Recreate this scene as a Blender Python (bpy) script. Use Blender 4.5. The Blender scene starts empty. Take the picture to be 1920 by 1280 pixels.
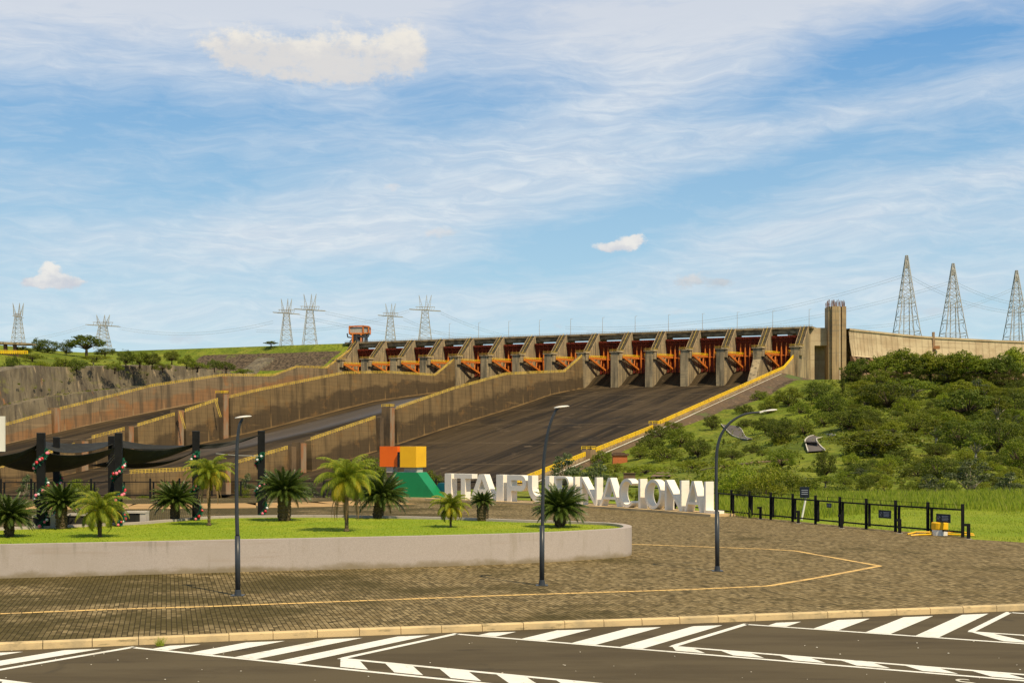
import bpy, math, random
from mathutils import Vector, Matrix, noise
random.seed(7)
R = math.radians
S = bpy.context.scene
COL = S.collection

# ------------------------------------------------------------------ camera
CZ, F, YH = 3.6, 2600.0, 825.0          # eye height, focal length and horizon row of a 1920 px wide picture
cam = bpy.data.objects.new('camera', bpy.data.cameras.new('camera'))
COL.objects.link(cam)
cam.data.sensor_width = 36.0
cam.data.lens = 36.0 * F / 1920.0
cam.data.shift_y = (YH - 640.0) / 1920.0
cam.data.clip_start = 0.5
cam.data.clip_end = 60000.0
cam.location = (0, 0, CZ)
cam.rotation_euler = (R(90), 0, 0)
S.camera = cam

# ------------------------------------------------------------------ light, exposure
SUNV = Vector((0.43, -0.57, 0.98)).normalized()
sun = bpy.data.objects.new('sun', bpy.data.lights.new('sun', 'SUN'))
COL.objects.link(sun)
sun.data.energy = 5.0
sun.data.angle = R(0.55)
sun.data.color = (1.0, 0.84, 0.58)
sun.rotation_euler = SUNV.to_track_quat('Z', 'Y').to_euler()
S.view_settings.view_transform = 'Standard'
S.view_settings.look = 'None'
S.view_settings.exposure = 0.0
S.view_settings.gamma = 1.0
S.cycles.max_bounces = 6
S.cycles.transparent_max_bounces = 12

class NT:
    """tiny helper to write node graphs"""
    def __init__(s, tree):
        s.t = tree; s.n = tree.nodes; s.l = tree.links
    def new(s, typ, **kw):
        nd = s.n.new(typ)
        for k, v in kw.items(): setattr(nd, k, v)
        return nd
    def put(s, sock, v):
        if isinstance(v, bpy.types.NodeSocket): s.l.new(v, sock)
        elif v is not None:
            if hasattr(sock.default_value, '__len__') and not hasattr(v, '__len__'):
                sock.default_value = [v] * len(sock.default_value)
            elif hasattr(sock.default_value, '__len__') and len(sock.default_value) == 4 and len(v) == 3:
                sock.default_value = (*v, 1)
            else: sock.default_value = v
    def m(s, op, a, b=None, c=None, clamp=False):
        nd = s.new('ShaderNodeMath', operation=op); nd.use_clamp = clamp
        s.put(nd.inputs[0], a)
        if b is not None: s.put(nd.inputs[1], b)
        if c is not None: s.put(nd.inputs[2], c)
        return nd.outputs[0]
    def noise(s, vec, scale, detail=4, rough=0.55, dist=0.0):
        nd = s.new('ShaderNodeTexNoise')
        s.put(nd.inputs['Vector'], vec); s.put(nd.inputs['Scale'], scale)
        nd.inputs['Detail'].default_value = detail
        nd.inputs['Roughness'].default_value = rough
        nd.inputs['Distortion'].default_value = dist
        return nd.outputs['Fac']
    def rng(s, v, a, b, c=0.0, d=1.0, smooth=True):
        nd = s.new('ShaderNodeMapRange')
        nd.interpolation_type = 'SMOOTHSTEP' if smooth else 'LINEAR'
        nd.clamp = True
        s.put(nd.inputs[0], v)
        for i, x in zip((1, 2, 3, 4), (a, b, c, d)): nd.inputs[i].default_value = x
        return nd.outputs[0]
    def mix(s, f, a, b, blend='MIX'):
        nd = s.new('ShaderNodeMix', data_type='RGBA', blend_type=blend)
        s.put(nd.inputs[0], f); s.put(nd.inputs[6], a); s.put(nd.inputs[7], b)
        return nd.outputs[2]
    def mapping(s, vec, scale=(1, 1, 1), rot=(0, 0, 0), loc=(0, 0, 0)):
        nd = s.new('ShaderNodeMapping')
        s.put(nd.inputs['Vector'], vec)
        nd.inputs['Scale'].default_value = scale
        nd.inputs['Rotation'].default_value = rot
        nd.inputs['Location'].default_value = loc
        return nd.outputs[0]
    def comb(s, x, y, z=0.0):
        nd = s.new('ShaderNodeCombineXYZ')
        s.put(nd.inputs[0], x); s.put(nd.inputs[1], y); s.put(nd.inputs[2], z)
        return nd.outputs[0]

# ------------------------------------------------------------------ world: clear sky with high streaky cloud
def build_world():
    w = bpy.data.worlds.new('World'); S.world = w; w.use_nodes = True
    t = w.node_tree
    for n in list(t.nodes): t.nodes.remove(n)
    g = NT(t)
    out = g.new('ShaderNodeOutputWorld'); bg = g.new('ShaderNodeBackground')
    g.l.new(bg.outputs[0], out.inputs[0])
    sky = g.new('ShaderNodeTexSky', sky_type='NISHITA')
    sky.sun_disc = False
    sky.sun_elevation = math.asin(SUNV.z)
    sky.sun_rotation = math.atan2(SUNV.x, SUNV.y)
    sky.air_density = 1.0; sky.dust_density = 0.6; sky.ozone_density = 1.6
    tc = g.new('ShaderNodeTexCoord'); sp = g.new('ShaderNodeSeparateXYZ')
    g.l.new(tc.outputs['Generated'], sp.inputs[0])
    X, Y, Z = sp.outputs
    az = g.m('ARCTAN2', X, Y)                         # radians right of the view axis
    el = g.m('ARCSINE', Z)
    # tinted clear sky: pale and slightly cyan low down, deeper blue higher up
    grad = g.rng(el, 0.06, 0.30, smooth=False)
    clear = g.mix(grad, (0.49, 0.73, 0.84), (0.115, 0.34, 0.68))
    clear = g.mix(0.12, clear, g.mix(1.0, sky.outputs[0], (0.11, 0.11, 0.11), 'MULTIPLY'))
    vec = g.comb(az, el, 0.0)
    def P(px, py):
        return math.atan((px - 960) / F), math.atan((YH - py) / F)
    def blob(px, py, rx, ry, ang=0.0):
        a, e = P(px, py); ca, sa = math.cos(ang), math.sin(ang)
        dx = g.m('SUBTRACT', az, a); dy = g.m('SUBTRACT', el, e)
        u = g.m('ADD', g.m('MULTIPLY', dx, ca * F / rx), g.m('MULTIPLY', dy, sa * F / rx))
        v = g.m('ADD', g.m('MULTIPLY', dx, -sa * F / ry), g.m('MULTIPLY', dy, ca * F / ry))
        r2 = g.m('ADD', g.m('MULTIPLY', u, u), g.m('MULTIPLY', v, v))
        return g.m('EXPONENT', g.m('MULTIPLY', r2, -1.0))
    # streak fields
    warp = g.noise(g.mapping(vec, (9, 22, 1)), 1.0, 3, 0.5)
    wv = g.comb(g.m('ADD', az, g.m('MULTIPLY', g.m('SUBTRACT', warp, 0.5), 0.10)),
                g.m('ADD', el, g.m('MULTIPLY', g.m('SUBTRACT', warp, 0.5), 0.035)), 0.0)
    s1 = g.noise(g.mapping(wv, (10, 44, 1), (0, 0, R(-11))), 1.0, 9, 0.62, 0.3)
    s2 = g.noise(g.mapping(wv, (30, 170, 1), (0, 0, R(-14)), (3, 5, 0)), 1.0, 8, 0.66, 0.4)
    s3 = g.noise(g.mapping(wv, (5, 14, 1), (0, 0, R(-8)), (7, 1, 0)), 1.0, 5, 0.55)
    cov = g.m('ADD', g.m('MULTIPLY', s1, 0.72), g.m('MULTIPLY', s2, 0.40))
    s4 = g.noise(g.mapping(wv, (4, 30, 1), (0, 0, R(-7)), (1, 4, 0)), 1.0, 8, 0.6, 0.5)
    cov = g.m('ADD', cov, g.m('MULTIPLY', s3, 0.30))
    cov = g.m('ADD', cov, g.m('MULTIPLY', g.m('SUBTRACT', s4, .5), 0.75))
    B = [(150, 30, 560, 130, 0.0, .78), (800, 10, 800, 70, 0.0, .62), (1240, 70, 330, 130, 0.25, .42), (1560, 20, 500, 60, .15, .35),
         (1080, 260, 260, 90, 0.3, .40), (760, 390, 330, 75, 0.22, .42), (1180, 330, 330, 45, 0.25, .30), (540, 450, 330, 60, 0.0, .30),
         (1640, 230, 420, 26, 0.14, .40), (1700, 400, 420, 55, 0.24, .46), (1330, 480, 260, 22, 0.18, .24), (1000, 560, 520, 40, 0.05, .26),
         (300, 600, 700, 45, 0.0, .24), (1650, 560, 380, 40, 0.1, .30), (660, 205, 120, 60, -0.5, .30), (1330, 170, 180, 40, .1, .28),
         (250, 230, 330, 50, 0.05, -.32), (900, 190, 260, 40, 0.1, -.34), (1640, 140, 330, 45, 0.2, -.42), (1150, 430, 330, 60, 0.25, -.38),
         (90, 300, 260, 60, 0.0, -.18), (1800, 300, 240, 36, .2, -.26), (1430, 330, 240, 40, .3, -.28), (300, 370, 260, 30, 0.1, -.12)]
    for (px, py, rx, ry, an, st) in B:
        cov = g.m('ADD', cov, g.m('MULTIPLY', blob(px, py, rx, ry, an), st * 0.68))
    mask = g.rng(cov, 0.50, 1.32, 0.0, 0.93, smooth=False)
    c_white = g.mix(g.rng(s2, 0.35, 0.7), (0.66, 0.72, 0.80), (0.80, 0.84, 0.87))
    c_white = g.mix(g.rng(el, 0.22, 0.31), c_white, (0.67, 0.71, 0.78))
    col = g.mix(mask, clear, c_white)
    # neutral grey added to the unseen sky overhead, as neutral fill for the shade
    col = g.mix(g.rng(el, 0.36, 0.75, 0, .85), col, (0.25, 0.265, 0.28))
    # small cumulus puffs
    pn = g.noise(g.mapping(vec, (60, 90, 1)), 1.0, 6, 0.6)
    pn2 = g.noise(g.mapping(vec, (26, 34, 1), (0, 0, 0), (2, 8, 0)), 1.0, 6, 0.6)
    pn3 = g.noise(g.mapping(vec, (150, 200, 1), (0, 0, 0), (5, 3, 0)), 1.0, 6, 0.65)
    def puff(parts, lo, hi, colr, amt, colw, nmul=1.0):
        nonlocal col
        sm = None
        for (px, py, rx, ry) in parts:
            b = blob(px, py, rx, ry)
            sm = b if sm is None else g.m('ADD', sm, b)
        nz = g.m('ADD', g.m('MULTIPLY', g.m('SUBTRACT', pn, .5), 3.4 if nmul >= 1 else 1.8), g.m('ADD', g.m('MULTIPLY', g.m('SUBTRACT', pn2, .5), 1.8), g.m('MULTIPLY', g.m('SUBTRACT', pn3, .5), 2.2)))
        v = g.m('ADD', g.m('MINIMUM', sm, 1.2), g.m('MULTIPLY', nz, .62))
        mk = g.m('MULTIPLY', g.rng(v, lo, hi + .30, 0, amt), g.rng(sm, .06, .36))
        e0 = P(0, parts[0][1])[1]
        shade = g.rng(g.m('ADD', g.m('MULTIPLY', g.m('SUBTRACT', el, e0), F / 40), g.m('MULTIPLY', g.m('SUBTRACT', pn, .5), 2.5)), -.5, .5)
        col = g.mix(mk, col, g.mix(shade, colr, colw))
    warm, grey = (0.86, 0.82, 0.74), (0.62, 0.62, 0.66)
    puff([(690, 92, 95, 48), (540, 118, 120, 40), (430, 98, 60, 34), (620, 130, 115, 34), (765, 95, 36, 48)], 0.38, 0.90, (0.74, 0.71, 0.68), 0.85, (0.90, 0.84, 0.74), 0.5)
    puff([(100, 533, 34, 20), (140, 545, 26, 12), (65, 545, 34, 9), (95, 520, 16, 10)], 0.45, 0.75, (0.60, 0.62, 0.68), 0.9, (0.88, 0.85, 0.80))
    puff([(1170, 458, 34, 17), (1195, 448, 20, 14), (1140, 465, 26, 9)], 0.45, 0.75, (0.66, 0.66, 0.70), 0.88, (0.90, 0.86, 0.80))
    puff([(1295, 527, 40, 15), (1355, 532, 24, 10)], 0.28, 0.75, (0.50, 0.56, 0.62), 0.85, (0.72, 0.72, 0.72))
    puff([(835, 437, 34, 13), (735, 350, 26, 11)], 0.30, 0.9, (0.56, 0.62, 0.68), 0.6, (0.76, 0.74, 0.74))
    puff([(340, 640, 34, 12), (1035, 612, 26, 10), (1770, 592, 60, 9), (1270, 585, 30, 8)], 0.35, 0.9, (0.50, 0.58, 0.66), 0.5, (0.6, 0.66, 0.72))
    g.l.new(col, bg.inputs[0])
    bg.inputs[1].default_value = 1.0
    w.cycles.sampling_method = 'MANUAL'; w.cycles.sample_map_resolution = 512
build_world()

# ------------------------------------------------------------------ mesh helpers
class MB:
    def __init__(s): s.v = []; s.f = []; s.mi = []; s.cur = 0
    def add(s, vs, fs):
        b = len(s.v); s.v.extend([tuple(q) for q in vs])
        s.f.extend([tuple(b + k for k in f) for f in fs]); s.mi.extend([s.cur] * len(fs))
        return s
    def quad(s, a, b, c, d): return s.add([a, b, c, d], [(0, 1, 2, 3)])
    def box(s, c, d, rz=0.0):
        cx, cy, cz = c; x, y, z = d[0] / 2, d[1] / 2, d[2] / 2
        ca, sa = math.cos(rz), math.sin(rz)
        vs = [(cx + ca * i * x - sa * j * y, cy + sa * i * x + ca * j * y, cz + k * z) for k in (-1, 1) for (i, j) in ((-1, -1), (1, -1), (1, 1), (-1, 1))]
        return s.add(vs, [(3, 2, 1, 0), (4, 5, 6, 7), (0, 1, 5, 4), (1, 2, 6, 5), (2, 3, 7, 6), (3, 0, 4, 7)])
    def beam(s, a, b, w, h=None, up=(0, 0, 1)):
        a, b = Vector(a), Vector(b); h = h or w
        d = (b - a)
        if d.length < 1e-6: return s
        d.normalize(); up = Vector(up)
        if abs(d.dot(up)) > 0.98: up = Vector((1, 0, 0))
        sd = d.cross(up).normalized(); u = sd.cross(d).normalized()
        vs = []
        for p in (a, b):
            for (i, j) in ((-1, -1), (1, -1), (1, 1), (-1, 1)): vs.append(p + sd * i * w / 2 + u * j * h / 2)
        return s.add(vs, [(3, 2, 1, 0), (4, 5, 6, 7), (0, 1, 5, 4), (1, 2, 6, 5), (2, 3, 7, 6), (3, 0, 4, 7)])
    def tube(s, pts, rad, n=6, cap=True):
        pts = [Vector(p) for p in pts]
        if not hasattr(rad, '__len__'): rad = [rad] * len(pts)
        b = len(s.v); prev = None
        for k, p in enumerate(pts):
            d = (pts[min(k + 1, len(pts) - 1)] - pts[max(k - 1, 0)]).normalized()
            if prev is None:
                up = Vector((0, 0, 1)) if abs(d.z) < 0.9 else Vector((1, 0, 0))
                sd = d.cross(up).normalized()
            else: sd = (prev - d * prev.dot(d)).normalized()
            prev = sd; u = sd.cross(d)
            for j in range(n):
                a = 2 * math.pi * j / n
                s.v.append(tuple(p + (sd * math.cos(a) + u * math.sin(a)) * rad[k]))
        for k in range(len(pts) - 1):
            for j in range(n):
                s.f.append((b + k * n + j, b + k * n + (j + 1) % n, b + (k + 1) * n + (j + 1) % n, b + (k + 1) * n + j)); s.mi.append(s.cur)
        if cap:
            s.f.append(tuple(b + j for j in reversed(range(n)))); s.mi.append(s.cur)
            e = b + (len(pts) - 1) * n
            s.f.append(tuple(e + j for j in range(n))); s.mi.append(s.cur)
        return s
    def lathe(s, prof, n=16, c=(0, 0, 0)):
        b = len(s.v)
        for (r, z) in prof:
            for j in range(n):
                a = 2 * math.pi * j / n; s.v.append((c[0] + r * math.cos(a), c[1] + r * math.sin(a), c[2] + z))
        for k in range(len(prof) - 1):
            for j in range(n):
                s.f.append((b + k * n + j, b + k * n + (j + 1) % n, b + (k + 1) * n + (j + 1) % n, b + (k + 1) * n + j)); s.mi.append(s.cur)
        s.f.append(tuple(b + j for j in reversed(range(n)))); s.mi.append(s.cur)
        e = b + (len(prof) - 1) * n
        s.f.append(tuple(e + j for j in range(n))); s.mi.append(s.cur)
        return s
    def grid(s, nx, ny, fn):
        b = len(s.v)
        for j in range(ny):
            for i in range(nx): s.v.append(tuple(fn(i / (nx - 1), j / (ny - 1))))
        for j in range(ny - 1):
            for i in range(nx - 1):
                a = b + j * nx + i
                s.f.append((a, a + 1, a + nx + 1, a + nx)); s.mi.append(s.cur)
        return s
    def prism(s, poly, off):
        """closed polygon (list of 3d points) swept by vector off"""
        n = len(poly); off = Vector(off)
        vs = [Vector(p) for p in poly] + [Vector(p) + off for p in poly]
        fs = [tuple(reversed(range(n))), tuple(range(n, 2 * n))] + [(k, (k + 1) % n, n + (k + 1) % n, n + k) for k in range(n)]
        return s.add(vs, fs)
    def build(s, name, mats, parent=None, org=None, smooth=False, recalc=True):
        me = bpy.data.meshes.new(name)
        if org is None: org = parent_org(parent)
        me.from_pydata([(a - org[0], b - org[1], c - org[2]) for (a, b, c) in s.v], [], s.f)
        if not isinstance(mats, (list, tuple)): mats = [mats]
        for m in mats: me.materials.append(m)
        if len(mats) > 1: me.polygons.foreach_set('material_index', s.mi)
        if recalc:
            import bmesh
            bm = bmesh.new(); bm.from_mesh(me); bmesh.ops.recalc_face_normals(bm, faces=bm.faces); bm.to_mesh(me); bm.free()
        if smooth: me.polygons.foreach_set('use_smooth', [True] * len(me.polygons))
        me.update()
        o = bpy.data.objects.new(name, me); COL.objects.link(o)
        if parent is not None: o.parent = parent
        return o

ORG = {}
def parent_org(p):
    while p is not None:
        if p.name in ORG: return ORG[p.name]
        p = p.parent
    return (0, 0, 0)
def tag(o, label=None, cat=None, group=None, kind=None):
    if label: o['label'] = label
    if cat: o['category'] = cat
    if group: o['group'] = group
    if kind: o['kind'] = kind
    return o
def thing(name, label, cat, loc=(0, 0, 0), rz=0.0, group=None, world_parts=True):
    o = bpy.data.objects.new(name, None); COL.objects.link(o)
    o.empty_display_size = 0.3
    o.location = loc; o.rotation_euler = (0, 0, rz)
    if world_parts: ORG[o.name] = tuple(loc)
    return tag(o, label, cat, group)
def copy_tree(o, kids, parent=None):
    c = o.copy(); COL.objects.link(c)
    if parent is not None: c.parent = parent
    for ch, sub in kids: copy_tree(ch, sub, c)
    return c
def kids_of(o): return [(ch, kids_of(ch)) for ch in o.children]
def clone(o, kids, loc, rz=0.0, sc=1.0, label=None):
    c = copy_tree(o, kids)
    c.location = loc; c.rotation_euler = (0, 0, rz)
    c.scale = sc if hasattr(sc, '__len__') else (sc, sc, sc)
    if label: c['label'] = label
    return c

# projecting a direction of the survey photo to a distance: world point at depth Y on the line through (px, py)
def P(px, py, Y): return Vector(((px - 960) / F * Y, Y, CZ - (py - YH) / F * Y))
def G(px, py, z=0.0):
    Y = F * (CZ - z) / (py - YH)
    return Vector(((px - 960) / F * Y, Y, z))
def interp(x, tab):
    if x <= tab[0][0]: return tab[0][1]
    for (a, b), (c, d) in zip(tab, tab[1:]):
        if x <= c: return b + (d - b) * (x - a) / (c - a)
    return tab[-1][1]
def fbm(x, y, z=0.0, o=4):
    a, s, f = 0.0, 0.5, 1.0
    for _ in range(o):
        a += s * noise.noise((x * f, y * f, z * f)); s *= 0.5; f *= 2.03
    return a

# ------------------------------------------------------------------ materials
def mat(name, col, rough=0.8, layers=(), bump=None, coord='Object', metal=0.0, spec=0.3):
    """layers: (scale vec, lo, hi, colour, detail[, strength]); bump: (scale vec, strength, distance)"""
    m = bpy.data.materials.new(name); m.use_nodes = True
    g = NT(m.node_tree); bs = g.n['Principled BSDF']
    tc = g.new('ShaderNodeTexCoord').outputs[coord]
    c = col if len(col) == 4 else (*col, 1)
    cur = None
    for L in layers:
        sc, lo, hi, cc, det = L[:5]; amt = L[5] if len(L) > 5 else 1.0
        nz = g.noise(g.mapping(tc, sc), 1.0, det, 0.6)
        cur = g.mix(g.rng(nz, lo, hi, 0, amt), cur if cur is not None else c, cc)
    g.put(bs.inputs['Base Color'], cur if cur is not None else c)
    bs.inputs['Roughness'].default_value = rough
    bs.inputs['Metallic'].default_value = metal
    bs.inputs['Specular IOR Level'].default_value = spec
    if bump:
        sc, st, di = bump
        nz = g.noise(g.mapping(tc, sc), 1.0, 5, 0.65)
        b = g.new('ShaderNodeBump'); b.inputs['Strength'].default_value = st; b.inputs['Distance'].default_value = di
        g.l.new(nz, b.inputs['Height']); g.l.new(b.outputs[0], bs.inputs['Normal'])
    return m
def leafmat(name, a, b, c=None, trans=0.42, rough=0.55, vary=0.5):
    m = bpy.data.materials.new(name); m.use_nodes = True
    g = NT(m.node_tree); bs = g.n['Principled BSDF']; out = g.n['Material Output']
    geo = g.new('ShaderNodeNewGeometry'); oi = g.new('ShaderNodeObjectInfo')
    col = g.mix(geo.outputs['Random Per Island'], a, b)
    if c is not None:
        col = g.mix(g.rng(geo.outputs['Random Per Island'], 0.8, 1.0), col, c)
    nz = g.noise(geo.outputs['Position'], 0.35, 3)
    col = g.mix(g.rng(nz, 0.35, 0.7, 0.0, 0.55), col, b)
    hs = g.new('ShaderNodeHueSaturation')
    g.put(hs.inputs['Color'], col)
    g.put(hs.inputs['Hue'], g.m('ADD', 0.5, g.m('MULTIPLY', g.m('SUBTRACT', oi.outputs['Random'], 0.5), 0.05 * vary)))
    g.put(hs.inputs['Value'], g.m('ADD', 1.0 - 0.36 * vary, g.m('MULTIPLY', oi.outputs['Random'], 0.9 * vary)))
    col = hs.outputs[0]
    g.put(bs.inputs['Base Color'], col); bs.inputs['Roughness'].default_value = rough
    bs.inputs['Specular IOR Level'].default_value = 0.25
    tr = g.new('ShaderNodeBsdfTranslucent'); g.put(tr.inputs[0], col)
    mx = g.new('ShaderNodeMixShader'); mx.inputs[0].default_value = trans
    g.l.new(bs.outputs[0], mx.inputs[1]); g.l.new(tr.outputs[0], mx.inputs[2]); g.l.new(mx.outputs[0], out.inputs[0])
    return m

M = {}
M['concrete'] = mat('weathered concrete', (0.42, 0.30, 0.16), 0.9,
    [((.10, .10, .05), .42, .62, (0.30, 0.20, 0.11), 6), ((.7, .7, .035), .50, .68, (0.15, 0.12, 0.08), 6, .85), ((.05, .05, .7), .56, .64, (0.25, 0.20, 0.13), 3, .6)],
    ((.8, .8, .2), .4, .3))
M['pier'] = mat('pier concrete', (0.40, 0.31, 0.18), 0.9,
    [((.12, .12, .05), .42, .62, (0.27, 0.21, 0.13), 6), ((.5, .5, .04), .48, .62, (0.12, 0.10, 0.065), 6, .9), ((.04, .04, .9), .55, .62, (0.22, 0.18, 0.12), 3, .6)],
    ((.8, .8, .2), .4, .3))
M['wall_dark'] = mat('stained chute wall', (0.185, 0.120, 0.062), 0.9,
    [((.03, .03, .06), .40, .62, (0.105, 0.072, 0.042), 6), ((.22, .22, .035), .47, .66, (0.065, 0.048, 0.032), 6, .75), ((.035, .035, .03), .56, .70, (0.24, 0.145, 0.065), 5, .8), ((.02, .02, .30), .64, .69, (0.23, 0.15, 0.08), 5, .35)],
    ((.5, .5, .2), .5, .4))
M['wall_rust'] = mat('rust stained wall', (0.30, 0.19, 0.095), 0.9,
    [((.03, .03, .06), .42, .62, (0.30, 0.135, 0.05), 6, .8), ((.025, .025, .05), .5, .68, (0.17, 0.12, 0.07), 5, .8), ((.30, .30, .035), .48, .64, (0.09, 0.068, 0.042), 6, .85), ((.02, .02, .30), .62, .68, (0.36, 0.25, 0.13), 5, .4)],
    ((.5, .5, .2), .5, .4))
M['rust'] = mat('rusty concrete pillar', (0.33, 0.15, 0.065), 0.9, [((.3, .3, .1), .4, .65, (0.30, 0.22, 0.14), 5)])
M['dam'] = mat('pale dam concrete', (0.55, 0.44, 0.28), 0.9,
    [((.06, .06, .10), .42, .62, (0.44, 0.33, 0.20), 6), ((.20, .20, .03), .54, .70, (0.30, 0.23, 0.15), 6, .45), ((.02, .02, .6), .57, .63, (0.36, 0.27, 0.17), 3, .6)],
    ((.5, .5, .3), .4, .3))
M['buttress'] = mat('orange brown foundation', (0.25, 0.15, 0.085), 0.9, [((.1, .1, .05), .4, .62, (0.13, 0.088, 0.055), 5)])
M['stain'] = mat('blackened concrete', (0.085, 0.068, 0.042), 0.92, [((.3, .3, .3), .42, .62, (0.045, 0.037, 0.025), 5), ((1, 1, 1), .6, .7, (0.16, 0.13, 0.08), 4, .6)], spec=.1)
M['deck'] = mat('deck concrete', (0.34, 0.26, 0.15), 0.9, [((.2, .2, .4), .42, .62, (0.15, 0.115, 0.07), 5), ((.02, .02, 1.2), .56, .64, (0.09, 0.07, 0.045), 3, .6)])
M['bank'] = mat('brown bank', (0.12, 0.080, 0.046), 0.95,
    [((.06, .06, .1), .42, .6, (0.10, 0.07, 0.045), 6), ((.5, .5, .3), .56, .68, (0.28, 0.19, 0.12), 6, .7), ((.03, .03, .05), .60, .66, (0.09, 0.12, 0.03), 6)], ((.3, .3, .3), .8, 1.0))
M['yellow'] = mat('yellow rail paint', (0.92, 0.60, 0.015), 0.5, [((.3, .3, .3), .5, .7, (0.62, 0.36, 0.02), 4)])
M['yellow_old'] = mat('faded yellow rail paint', (0.66, 0.46, 0.08), 0.6, [((.2, .2, .2), .45, .65, (0.40, 0.27, 0.05), 4)])
M['gate'] = mat('dark red gate plate', (0.20, 0.034, 0.016), 0.6, [((.3, .3, .08), .45, .65, (0.12, 0.022, 0.013), 5)])
M['orange'] = mat('orange gate steel', (0.62, 0.19, 0.035), 0.5, [((.3, .3, .3), .5, .7, (0.45, 0.10, 0.02), 4)])
M['steel'] = mat('galvanised lattice steel', (0.42, 0.41, 0.38), 0.6, [((.1, .1, .1), .4, .6, (0.34, 0.32, 0.29), 3)])
M['cable'] = mat('grey cable', (0.34, 0.36, 0.38), 0.7)
M['whitepipe'] = mat('pale pipe', (0.62, 0.58, 0.48), 0.7, [((1, 1, 1), .4, .6, (0.5, 0.45, 0.36), 3)])
M['dark'] = mat('shadowed steel', (0.03, 0.03, 0.035), 0.6, [((1, 1, 1), .4, .6, (0.05, 0.05, 0.05), 3)])  # near-black tone for the crane hoist, a crane leg and the emblem joint
M['rail_black'] = mat('black painted steel', (0.008, 0.008, 0.008), 0.6, [((2, 2, 2), .4, .6, (0.013, 0.013, 0.013), 3)], spec=.12)
M['pole'] = mat('dark grey lamp paint', (0.035, 0.042, 0.05), 0.35, [((2, 2, 2), .4, .7, (0.05, 0.055, 0.06), 3)])
M['white'] = mat('white paint', (0.80, 0.77, 0.70), 0.55, [((1.5, 1.5, .7), .45, .7, (0.72, 0.68, 0.60), 5)], ((3, 3, 3), .1, .02))
M['letter'] = mat('white painted letter', (0.88, 0.81, 0.69), 0.5, [((1.5, 1.5, .5), .5, .75, (0.76, 0.70, 0.60), 5), ((4, 4, .6), .62, .75, (0.60, 0.53, 0.42), 4, .5)], ((6, 6, 6), .1, .01))
M['paint'] = mat('white road paint', (0.82, 0.80, 0.72), 0.7, [((.8, .8, .8), .55, .72, (0.62, 0.58, 0.48), 6, .8), ((9, 9, 9), .60, .68, (0.30, 0.27, 0.21), 5, .6)])
M['kerb'] = mat('pale kerb concrete', (0.62, 0.46, 0.24), 0.9, [((1.2, 1.2, 1.2), .45, .65, (0.44, 0.34, 0.19), 5), ((3, 3, 12), .56, .7, (0.24, 0.19, 0.10), 5, .8)], ((20, 20, 20), .3, .01))
M['lineyel'] = mat('cream line pavers', (0.80, 0.52, 0.18), 0.9, [((2, 2, 2), .45, .65, (0.50, 0.33, 0.14), 5)])
M['plinth'] = mat('tan plinth', (0.60, 0.43, 0.22), 0.85, [((.6, .6, .6), .45, .65, (0.46, 0.33, 0.17), 5)], ((8, 8, 8), .2, .01))
M['planter'] = mat('granolithic planter wall', (0.47, 0.41, 0.365), 0.9,
    [((55, 55, 55), .42, .60, (0.39, 0.335, 0.295), 2), ((.5, .5, .6), .45, .7, (0.40, 0.345, 0.295), 6, .8), ((2.2, 2.2, .35), .56, .72, (0.31, 0.265, 0.20), 6, .5), ((.25, .25, 4), .58, .7, (0.36, 0.29, 0.23), 4, .5)], ((40, 40, 40), .4, .008))
M['bark'] = mat('bark', (0.12, 0.085, 0.055), 0.95, [((6, 6, 2), .4, .65, (0.05, 0.038, 0.026), 5)], ((12, 12, 4), .8, .05))
M['palebark'] = mat('pale bark', (0.34, 0.30, 0.22), 0.95, [((2, 2, .6), .4, .65, (0.20, 0.17, 0.11), 5)])
M['palmbark'] = mat('palm bark', (0.16, 0.12, 0.06), 0.95, [((20, 20, 40), .4, .65, (0.055, 0.04, 0.022), 4)], ((30, 30, 60), .9, .03))
M['sail'] = mat('dark shade cloth', (0.020, 0.020, 0.017), 0.85, [((2, 2, 2), .45, .7, (0.034, 0.034, 0.028), 5)])
M['e_orange'] = mat('orange emblem paint', (0.86, 0.150, 0.008), 0.45, [((1, 1, 1), .45, .7, (0.78, 0.13, 0.008), 4)])
M['e_yellow'] = mat('yellow emblem paint', (0.86, 0.48, 0.012), 0.45, [((1, 1, 1), .45, .7, (0.80, 0.43, 0.012), 4)])
M['e_green'] = mat('green emblem paint', (0.010, 0.22, 0.075), 0.4, [((1, 1, 1), .45, .7, (0.010, 0.19, 0.065), 4)])
M['e_blue'] = mat('blue emblem paint', (0.01, 0.10, 0.16), 0.4, [((1, 1, 1), .45, .7, (0.01, 0.09, 0.14), 4)])
M['grey'] = mat('grey block', (0.50, 0.46, 0.41), 0.8, [((2, 2, 2), .4, .7, (0.42, 0.38, 0.34), 4)])
M['brick'] = mat('orange brick wall', (0.50, 0.15, 0.05), 0.85, [((1, 1, 4), .45, .6, (0.42, 0.12, 0.04), 4)])
M['roof'] = mat('brown roof', (0.10, 0.06, 0.04), 0.9, [((1, 1, 1), .4, .65, (0.15, 0.09, 0.06), 4)])
M['road'] = mat('hill road asphalt', (0.10, 0.085, 0.075), 0.9, [((.3, .3, .3), .4, .65, (0.13, 0.11, 0.095), 4)])
M['bauble_red'] = mat('red bauble', (0.60, 0.02, 0.04), 0.25, [((9, 9, 9), .4, .6, (0.5, 0.015, 0.03), 2)], spec=.6)
M['bauble_pink'] = mat('pink bauble', (0.85, 0.25, 0.32), 0.35, [((9, 9, 9), .4, .6, (0.8, 0.18, 0.24), 2)])
M['bauble_white'] = mat('silver bauble', (0.80, 0.78, 0.76), 0.3, [((9, 9, 9), .4, .6, (0.7, 0.7, 0.7), 2)])
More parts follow.
